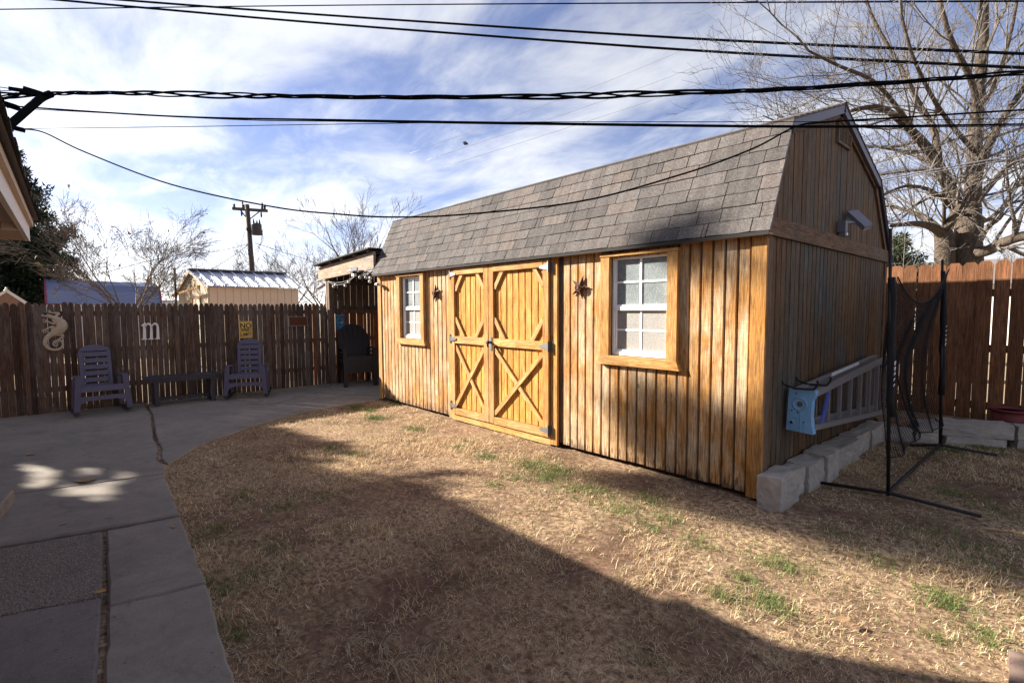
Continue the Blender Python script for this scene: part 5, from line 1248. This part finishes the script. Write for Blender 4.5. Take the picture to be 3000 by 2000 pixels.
bare('leafless_tree', 'bare tree right of the cream shed, left of the lean-to', (955, 900), 29, 6.0, 12, 7, .55, 4, .09, 'bark_gray', .008, .1, .8, .2, (3, 4))
bare('leafless_tree', 'bare tree behind the right end of the cream shed roof', (840, 900), 34, 5.8, 13, 7, .55, 4, .09, 'bark_gray', .009, .1, .85, .2, (3, 4))
bare('leafless_tree', 'bare tree just left of the utility pole', (655, 900), 36, 5.4, 14, 8, .55, 4, .085, 'bark_gray', .009, .1, .9, .2, (3, 4))
bare('leafless_tree', 'bare tree beyond the slim post, right of the blue barn', (525, 900), 33, 4.8, 15, 7, .55, 4, .085, 'bark_gray', .009, .08, .9, .2, (3, 4))
bare('leafless_tree', 'faint bare tree at the far right beyond the cedar fence', (2985, 850), 26, 6.2, 16, 7, .55, 4, .11, 'bark_gray', .008, .1, .7, .25, (3, 4))

def tufts(C, n, rad, size, rg, col, up=0.):       # needle or leaf clumps: many small blades round each centre
    K_ = len(C)*n; c = np.repeat(np.array(C), n, 0); d = rg.normal(0, 1, (K_, 3)); d /= np.linalg.norm(d, axis=1)[:, None]
    p = c+d*rad*rg.random((K_, 1))**.5; u = rg.normal(0, 1, (K_, 3))+d*1.2+np.array([0, 0, up]); u /= np.linalg.norm(u, axis=1)[:, None]
    s = np.cross(u, rg.normal(0, 1, (K_, 3))); s /= np.linalg.norm(s, axis=1)[:, None]
    ln = size*(.6+.8*rg.random((K_, 1))); w = ln*.20
    V = np.stack([p-s*w, p+s*w, p+u*ln], 1).reshape(-1, 3); F = np.arange(K_*3).reshape(-1, 3)
    tone = np.repeat((.6+.8*rg.random((K_, 1)))*np.array(col), 3, 0); return V, F, np.concatenate([tone, np.ones((len(tone), 1))], 1)
def conifer(name, label, b, H, seed, wid, n_clump, col, first=.12, density=90, csize=.16, crad=.28, gap=.0, leader=True, holes=()):
    rg = np.random.default_rng(seed); t = thing(name, label, 'tree', tuple(b)); tk = MB(); b = np.array(b, float)
    def open_(P):                              # True inside holes cut along the sun rays to light spots on the patio
        k = P[:, 2]/math.tan(SUN_EL); gx = P[:, 0]+k*math.cos(SUN_AZ); gy = P[:, 1]+k*math.sin(SUN_AZ); m_ = np.zeros(len(P), bool)
        for hx, hy_, ra, rb in holes: m_ |= ((gx-hx)/ra)**2+((gy-hy_)/rb)**2 < 1
        return m_
    tk.tube([b, b+np.array([.05, .03, H*.5]), b+np.array([0, .05, H*.98])], [.22, .14, .02], 8, False); C = []
    for k in range(n_clump):
        f_ = first+(1-first)*(k+rg.random())/n_clump; a = rg.random()*2*math.pi; L_ = wid(f_)*(.55+.6*rg.random()); z = b[2]+H*f_
        p0 = np.array([b[0], b[1], z]); d = np.array([math.cos(a), math.sin(a), .12+.25*rg.random()])
        pts = [p0+d*L_*s+np.array([0, 0, .18*L_*s*s]) for s in (0, .4, .7, 1.)]
        if not (holes and open_(np.array([p0+d*L_*s+np.array([0, 0, .18*L_*s*s]) for s in np.linspace(0, 1, 12)])).any()): tk.tube(pts, [.035, .025, .018, .008], 4, False)
        m_ = max(2, int(L_/.28))
        for j in range(m_):
            s = .25+.78*(j+rg.random())/m_
            if rg.random() < gap: continue
            C.append(p0+d*L_*s+np.array([rg.normal(0, .14), rg.normal(0, .14), .18*L_*s*s+rg.normal(0, .09)]))
    if leader: C += [b+np.array([rg.normal(0, .05), rg.normal(0, .05), H*f_]) for f_ in np.linspace(.8, 1., 6)]
    V, F, T = tufts(C, density, crad, csize, rg, col, .5)
    if holes:
        keep = np.repeat(~open_(V.reshape(-1, 3, 3).mean(1)), 3); V = V[keep]; T = T[keep]; F = np.arange(len(V)).reshape(-1, 3)
    part('trunk', tk, 'bark_dark', t); o = link('crown', fast_mesh('crown', V, F, 'needles', T), t)
    return t
pb2 = at(15, 900, 22); pb2[2] = -.1
conifer('pine_tree', 'dark green pine behind the house corner at the far left', pb2, 8.8, 21, lambda f: 3.0*(1-f)**.75+.25, 230, (.030, .042, .022), .10, 75, .17, .30, .10)
bb_ = at(2625, 760, 15); bb_[2] = -.1
conifer('evergreen_bush', 'small round evergreen showing between the shed gable and the tree', bb_, 3.55, 22, lambda f: .95*math.sin(math.pi*min(1, f*.9+.1))**.6, 70, (.035, .05, .022), .3, 60, .10, .22)
# trees outside the view that shade the yard
SUN_SPOTS = [(-4.65, -4.2, .44, .16), (-4.62, -3.86, .36, .13), (-4.2, -3.62, .38, .12), (-3.82, -3.82, .36, .16), (-4.02, -4.04, .3, .10), (-5.2, -4.3, .3, .11)]  # patio ellipses kept sunlit by carving the cedar crowns
conifer('cedar_tree', 'smaller cedar beside the dense one, left outside the view', (-13.3, -7.35, -.1), 4.80, 29, lambda f: 1.75*(1-f)**.5+.05, 220, (.030, .045, .020), .03, 60, .17, .26, .1, holes=SUN_SPOTS)
conifer('cedar_tree', 'dense cedar past the fence, left outside the view', (-12.48, -8.31, -.1), 5.6, 23, lambda f: 2.3*(1-f)**.45+.05, 300, (.030, .045, .020), .03, 60, .17, .26, .20, holes=SUN_SPOTS)
def oak():
    # crown masses along the branches: offset across the sun line, height, half sizes
    a_ = -21.66; ca_, sa_ = math.cos(SUN_AZ), math.sin(SUN_AZ)
    def W(q, m_, dd=0.): return np.array([(a_+dd)*ca_+q*sa_, (a_+dd)*sa_-q*ca_, m_+10.09])
    b = W(3.8, 0); b[2] = -.1; t = thing('oak_tree', 'tall evergreen oak far left outside the view', 'tree', tuple(b)); rg = np.random.default_rng(24); tk = MB(); C = []
    fork = W(3.4, 1.1); limb(tk, [b, b+np.array([.1, .1, 4.5]), fork], .35, .22, 6, 9)
    for q, m_, rq, rm, n in ((-.24, .06, .34, .14, 30), (.15, .18, .3, .2, 34), (-.16, -.14, .34, .12, 24), (.5, .7, .4, .4, 36), (1.3, 1.55, .75, .62, 110), (2.1, 2.0, .9, .75, 110), (1.75, 2.7, .95, .7, 110), (.5, 1.5, .18, .4, 20), (-.28, 1.74, .12, .10, 4), (3.2, 2.6, 1., .9, 120)):
        c = W(q, m_); limb(tk, [fork, (fork+c)/2+np.array([0, 0, .3]), c], .07, .02, 4, 5)
        for _ in range(n):
            v = rg.normal(0, 1, 3); v = v/np.linalg.norm(v)*rg.random()**.4; C.append(W(q+v[0]*rq, m_+v[1]*rm, v[2]*.8))
    V, F, T = tufts(C, 55, .22, .15, rg, (.035, .05, .022), .2)
    part('trunk', tk, 'bark_dark', t); link('crown', fast_mesh('crown', V, F, 'needles', T), t)
oak()

# ------------------------------------------------------------------ grass, tufts, litter
patio_edge = np.array([(-6.15, -.06), (-6.09, -.74), (-5.92, -1.4), (-5.6, -2.02), (-5.35, -2.39), (-4.93, -2.88), (-4.53, -3.14), (-4.33, -3.28), (-3.97, -3.35), (-2.75, -3.42), (-1.57, -3.495), (-.6, -3.58), (1.55, -3.77), (4.5, -4.0)])
def lawn_ok(x, y, m_=.0):
    # distance test against the patio edge polyline by interpolation on both axes
    ey = np.interp(x, patio_edge[6:, 0], patio_edge[6:, 1]); a = (x > -4.53) & (y > ey+m_)
    o = np.argsort(patio_edge[:7, 1]); ex = np.interp(y, patio_edge[:7, 1][o], patio_edge[:7, 0][o]); b = (x <= -4.53) & (x > ex+m_) & (y > -3.14)
    ins = (x > -LEN-.05) & (x < .03) & (y > -.012) & (y < DEP+.1)
    st_ = (x > 0) & (x < .19) & (y > -.1) & (y < 3.05)
    bedm = (y > 3.27+(x-.69)*.567-.0) & (x > -.2)
    return (a | b) & ~ins & ~st_ & ~bedm
def straw_density(x, y):
    n1 = fbm(x*.9+20, y*.9+20, 5); n2 = fbm(x*3.4+40, y*3.4+40, 8)
    d = .08+1.25*np.clip((n1*.5+n2*.5-.38)*5.0, 0, 1)
    near = np.exp(-(((x+1.2)/1.5)**2+((y+3.1)/.75)**2)); patch = np.clip((n2-.40)*5, 0, 1); d = d*(1-near)+near*(.04+.62*patch)
    far = np.clip((-x-3.2)/1.8, 0, 1); d = d*(1-.45*far); return np.clip(d, .03, 1.3)
def blades(x, y, L_, w, el, rg, col, jit=.25, seg=2):
    n = len(x); az = rg.random(n)*2*math.pi; z = lawn_z(x, y)-.004
    d = np.stack([np.cos(az)*np.cos(el), np.sin(az)*np.cos(el), np.sin(el)], 1); s = np.stack([-np.sin(az), np.cos(az), np.zeros(n)], 1)*(w/2)[:, None]
    p = np.stack([x, y, z], 1); mid = p+d*(L_*.55)[:, None]+np.array([0, 0, 1])*(L_*.06)[:, None]
    bend = rg.normal(0, .22, n); e2 = el-rg.random(n)*.9; az2 = az+bend*1.6
    d2 = np.stack([np.cos(az2)*np.cos(e2), np.sin(az2)*np.cos(e2), np.sin(e2)], 1); tip = mid+d2*(L_*.5)[:, None]; tip[:, 2] = np.maximum(tip[:, 2], z+.002)
    V = np.stack([p-s, p+s, mid+s*.75, mid-s*.75, tip], 1).reshape(-1, 3); b = np.arange(n)*5
    F = np.concatenate([np.stack([b, b+1, b+2], 1), np.stack([b, b+2, b+3], 1), np.stack([b+3, b+2, b+4], 1)])
    tone = col*(1-jit+2*jit*rg.random((n, 1))); T = np.repeat(np.concatenate([tone, np.ones((n, 1))], 1), 5, 0); return V, F, T
def grass():
    rg = np.random.default_rng(77); Vs = []; Fs = []; Ts = []; k = 0
    def put(V, F, T):
        nonlocal k; Vs.append(V); Fs.append(F+k); Ts.append(T); k += len(V)
    NC = 62000; cx = rg.uniform(-6.2, 3.6, NC); cy = rg.uniform(-4.0, 4.2, NC); dist = np.hypot(cx-CAM[0], cy-CAM[1])
    fov = ((cx-CAM[0])*AW[0]+(cy-CAM[1])*AW[1]) > .35*dist
    keep = lawn_ok(cx, cy, -.02+0*cx) & fov & (rg.random(NC) < straw_density(cx, cy)*np.clip(1.25-dist*.09, .45, 1.))
    cx, cy = cx[keep], cy[keep]; nc = len(cx); per = rg.integers(4, 18, nc); idx = np.repeat(np.arange(nc), per); n = len(idx); print('straw', n)
    sp = rg.uniform(.012, .05, nc)[idx]; x = cx[idx]+rg.normal(0, 1, n)*sp; y = cy[idx]+rg.normal(0, 1, n)*sp; dist = np.hypot(x-CAM[0], y-CAM[1])
    ok = lawn_ok(x, y, -.045+0*x); x, y, dist, idx = x[ok], y[ok], dist[ok], idx[ok]; n = len(x)
    tall = np.clip((fbm(x*1.3+5, y*1.3+5, 31)-.35)*3, 0, 1); el0 = rg.uniform(.02, .55, nc)[idx]+tall*.45
    L_ = rg.uniform(.016, .05, n)*(.8+.7*tall); w = rg.uniform(.0016, .0032, n)*np.clip(dist/2.4, .9, 1.9); el = np.clip(el0+rg.normal(0, .25, n), .02, 1.35)
    pal = np.array([[.74, .58, .36], [.56, .38, .20], [.60, .49, .35], [.42, .29, .175], [.80, .68, .48]]); col = pal[rg.choice(5, n, p=[.32, .26, .18, .14, .10])]*rg.uniform(.75, 1.15, nc)[idx][:, None]
    put(*blades(x, y, L_, w, el, rg, col))
    # blades creeping over the slab edges
    e0 = rg.integers(0, len(patio_edge)-1, 5200); tt = rg.random(5200); ex = patio_edge[e0]*(1-tt)[:, None]+patio_edge[e0+1]*tt[:, None]+rg.normal(0, .022, (5200, 2)); n = len(ex)
    put(*blades(ex[:, 0], ex[:, 1], rg.uniform(.02, .055, n), rg.uniform(.0018, .003, n)*1.3, rg.uniform(.1, .9, n), rg, pal[rg.choice(5, n)]))
    # green tufts
    tp = [(1105, 1222, .13, 1.), (1210, 1255, .12, 1.), (1370, 1295, .10, .7), (1420, 1335, .14, .9), (1560, 1362, .20, 1.), (1610, 1395, .2, 1.), (1690, 1430, .16, .9), (1640, 1372, .16, 1.), (1755, 1440, .16, .7), (1810, 1492, .16, .9), (1900, 1462, .14, .9), (1960, 1520, .10, 1.), (2050, 1590, .12, .8), (1900, 1540, .1, .6), (2300, 1650, .13, 1.), (2245, 1642, .10, .6), (2180, 1690, .07, 1.), (2118, 1744, .08, 1.2), (2245, 1745, .08, 1.2), (2268, 1778, .09, 1.2), (1040, 1192, .14, .6), (1080, 1202, .13, .6), (1150, 1183, .1, .4), (2748, 1738, .10, 1.), (2775, 1772, .07, 1.), (2875, 1845, .08, .8), (2740, 1862, .06, .7), (2890, 1880, .06, .7), (640, 1550, .12, .5), (720, 1450, .12, .6), (830, 1480, .14, .5), (600, 1700, .09, .8), (740, 1680, .10, .7), (690, 1862, .10, .8), (660, 1720, .08, .6), (800, 1600, .10, .5), (940, 1450, .12, .5), (1040, 1330, .1, .6), (970, 1310, .08, .6), (1450, 1420, .1, .5), (1340, 1310, .08, .6), (2560, 1640, .14, .5), (2850, 1600, .2, .5), (2700, 1560, .16, .4), (2900, 1660, .16, .5), (2950, 1500, .2, .5), (2800, 1440, .18, .5), (1000, 1560, .09, .4), (1500, 1400, .1, .5), (560, 1590, .08, .6), (620, 1830, .06, .7), (1330, 1700, .08, .3), (2450, 1560, .1, .4), (2880, 1310, .16, .7), (2780, 1320, .14, .7), (2700, 1330, .12, .4), (860, 1660, .08, .4), (1900, 1920, .06, .3)]
    for a, b, rad, dn in tp:
        c = onz(a, b, -.02); m_ = int(3000*rad*dn); q = rg.normal(0, .62, (m_, 2))*rad*rg.choice([.6, 1., 1.7], (m_, 1)); xx = c[0]+q[:, 0]*1.25; yy = c[1]+q[:, 1]; ok = lawn_ok(xx, yy); xx, yy = xx[ok], yy[ok]; n = len(xx)
        if not n: continue
        g = rg.random((n, 1)); col = np.array([.085, .15, .032])*g+np.array([.21, .24, .085])*(1-g)
        put(*blades(xx, yy, rg.uniform(.022, .058, n), rg.uniform(.002, .0036, n)*max(1., np.hypot(*(c[:2]-CAM[:2]))/3), rg.uniform(.5, 1.35, n), rg, col))
    # sparse green everywhere
    n0 = 70000; x = rg.uniform(-6, 3.2, n0); y = rg.uniform(-3.9, 4.1, n0); ok = lawn_ok(x, y) & (rg.random(n0) < np.clip((fbm(x*1.1+70, y*1.1+33, 21)-.44+.15*np.exp(-((y+.9)/.8)**2))*4, 0, 1)*.9); x, y = x[ok], y[ok]; n = len(x)
    g = rg.random((n, 1)); put(*blades(x, y, rg.uniform(.02, .05, n), rg.uniform(.002, .0032, n)*1.3, rg.uniform(.3, 1.2, n), rg, np.array([.09, .135, .04])*g+np.array([.17, .18, .07])*(1-g)))
    # long straw and torn runners on the bare soil near the camera
    n = 1500; x = rg.uniform(-2.8, 1.6, n); y = rg.uniform(-3.6, -1.8, n); ok = lawn_ok(x, y, .05); x, y = x[ok], y[ok]; n = len(x)
    put(*blades(x, y, rg.uniform(.035, .10, n), rg.uniform(.002, .0040, n), rg.uniform(.02, .22, n), rg, np.tile(np.array([[.50, .42, .30]]), (n, 1))))
    o = link('lawn_grass', fast_mesh('lawn_grass', np.concatenate(Vs), np.concatenate(Fs), 'grass', np.concatenate(Ts))); tag(o, 'short dry straw colored lawn with scattered green tufts', 'grass', kind='stuff')
grass()
# pebbles and clods on the soil
def clods():
    rg = np.random.default_rng(3); mb = MB(); n = 420
    for _ in range(n):
        x, y = rg.uniform(-2.8, 2.0), rg.uniform(-3.6, -1.0)
        if not lawn_ok(np.array([x]), np.array([y]), .03)[0]: continue
        s = rg.uniform(.002, .007); z = float(lawn_z(np.array([x]), np.array([y]))[0]); P = [np.array([x, y, z])+s*np.array(q)*rg.uniform(.6, 1.2, 3) for q in ((1, 0, 0), (-1, 0, 0), (0, 1, 0), (0, -1, 0), (0, 0, .8), (0, 0, -.8))]
        mb.add(P, [(0, 2, 4), (2, 1, 4), (1, 3, 4), (3, 0, 4), (2, 0, 5), (1, 2, 5), (3, 1, 5), (0, 3, 5)])
    o = link('soil_clods', mb.mesh('soil_clods', 'flagstone')); tag(o, 'tiny stones and clods scattered over the bare soil', 'gravel', kind='stuff')
clods()
def litter():
    rg = np.random.default_rng(9); mb = MB()
    for _ in range(260):
        x, y = rg.uniform(-8.2, .8), rg.uniform(-4.6, -.2)
        if lawn_ok(np.array([x]), np.array([y]))[0] or (x > -6.2 and y > -1): continue
        s = rg.uniform(.006, .022); a = rg.uniform(0, 6.3); c, d = math.cos(a)*s, math.sin(a)*s; k_ = rg.uniform(.2, .5)
        mb.add([(x-c, y-d, .006), (x+d*k_, y-c*k_, .007), (x+c, y+d, .010), (x-d*k_, y+c*k_, .009)], [(0, 1, 2, 3)])
    o = link('patio_litter', mb.mesh('patio_litter', 'flagstone')); tag(o, 'tiny bits of leaf and dirt scattered over the patio', 'litter', kind='stuff')
litter()
def leaf(px, py, size, rot, mat, label, z=0., curl=.35):
    c = onz(px, py, z); mb = MB(); n = 5; V = []; F = []
    for i in range(n):
        t = i/(n-1); w = math.sin(math.pi*min(1, t*.92+.06))*.32
        for s in (-1, 0, 1): V.append((size*(t-.5), size*w*s, .004+size*curl*(.25*abs(s)*w*2+.3*(t-.5)**2)))
    for i in range(n-1):
        for j in range(2): a = i*3+j; F.append((a, a+1, a+4, a+3))
    mb.add(V, F); o = link('fallen_leaf', mb.mesh('fallen_leaf', mat)); o.location = c; o.rotation_euler = (0, 0, rot); tag(o, label, 'leaf', 'fallen leaves')
leaf(244, 1409, .16, .4, 'leaf_dead', 'dry curled leaf on the sunlit patch of patio'); leaf(262, 1407, .12, 2.0, 'leaf_dead', 'smaller dry leaf beside the curled one on the patio')
leaf(296, 1733, .055, 1.1, 'leaf_yellow', 'yellow leaf in the joint beside the aggregate slab'); leaf(900, 1698, .06, .5, 'leaf_dead', 'pale dry leaf on the bare soil near the walkway', -.01)
leaf(588, 1650, .045, 2.2, 'leaf_dead', 'pale dry leaf at the walkway edge'); leaf(90, 1331, .10, .2, 'leaf_dead', 'dark leaf on the patio by the left edge'); leaf(320, 1517, .05, .7, 'leaf_dead', 'small leaf on the slab before the aggregate')
leaf(186, 1535, .05, 1.9, 'leaf_dead', 'small dark leaf on the shaded slab left of center'); leaf(2470, 1815, .07, .9, 'leaf_dead', 'tan leaf stem lying in the sunlit grass', .0); leaf(508, 1543, .045, .1, 'leaf_dead', 'tiny dark leaf near the corner of the walkway slab')
def clump(px, py, seed, lab):
    c = onz(px, py, -.02); rg = random.Random(seed); mb = MB()
    for k in range(26):
        a = rg.uniform(-1.2, 1.4); L_ = rg.uniform(.05, .13); d = np.array([math.cos(a+.4), math.sin(a+.4), 0]); q = c+np.array([rg.uniform(-.02, .02), rg.uniform(-.02, .02), 0])
        mb.tube([q, q+d*L_*.5+np.array([0, 0, .02+rg.uniform(0, .02)]), q+d*L_+np.array([0, 0, rg.uniform(.002, .02)])], [.0016, .0014, .0006], 3, False)
    top('straw_clump', mb, 'straw_pale', lab, 'straw', 'torn straw clumps')
clump(1120, 1890, 1, 'pale torn straw clump on the bare soil at the bottom'); clump(1150, 1960, 2, 'pale torn straw clump just below the larger one'); clump(1010, 1890, 3, 'thin straw wisp left of the pale clump')
# flagstone at the lower right corner
fp = onz(2990, 1955, 0); top('flagstone_paver', rock(fp[0]-.03, fp[1]-.25, -.06, fp[0]+.5, fp[1]+.12, .012, 91, .008), 'flagstone', 'reddish flagstone at the lower right corner of the lawn', 'paver', None, True)
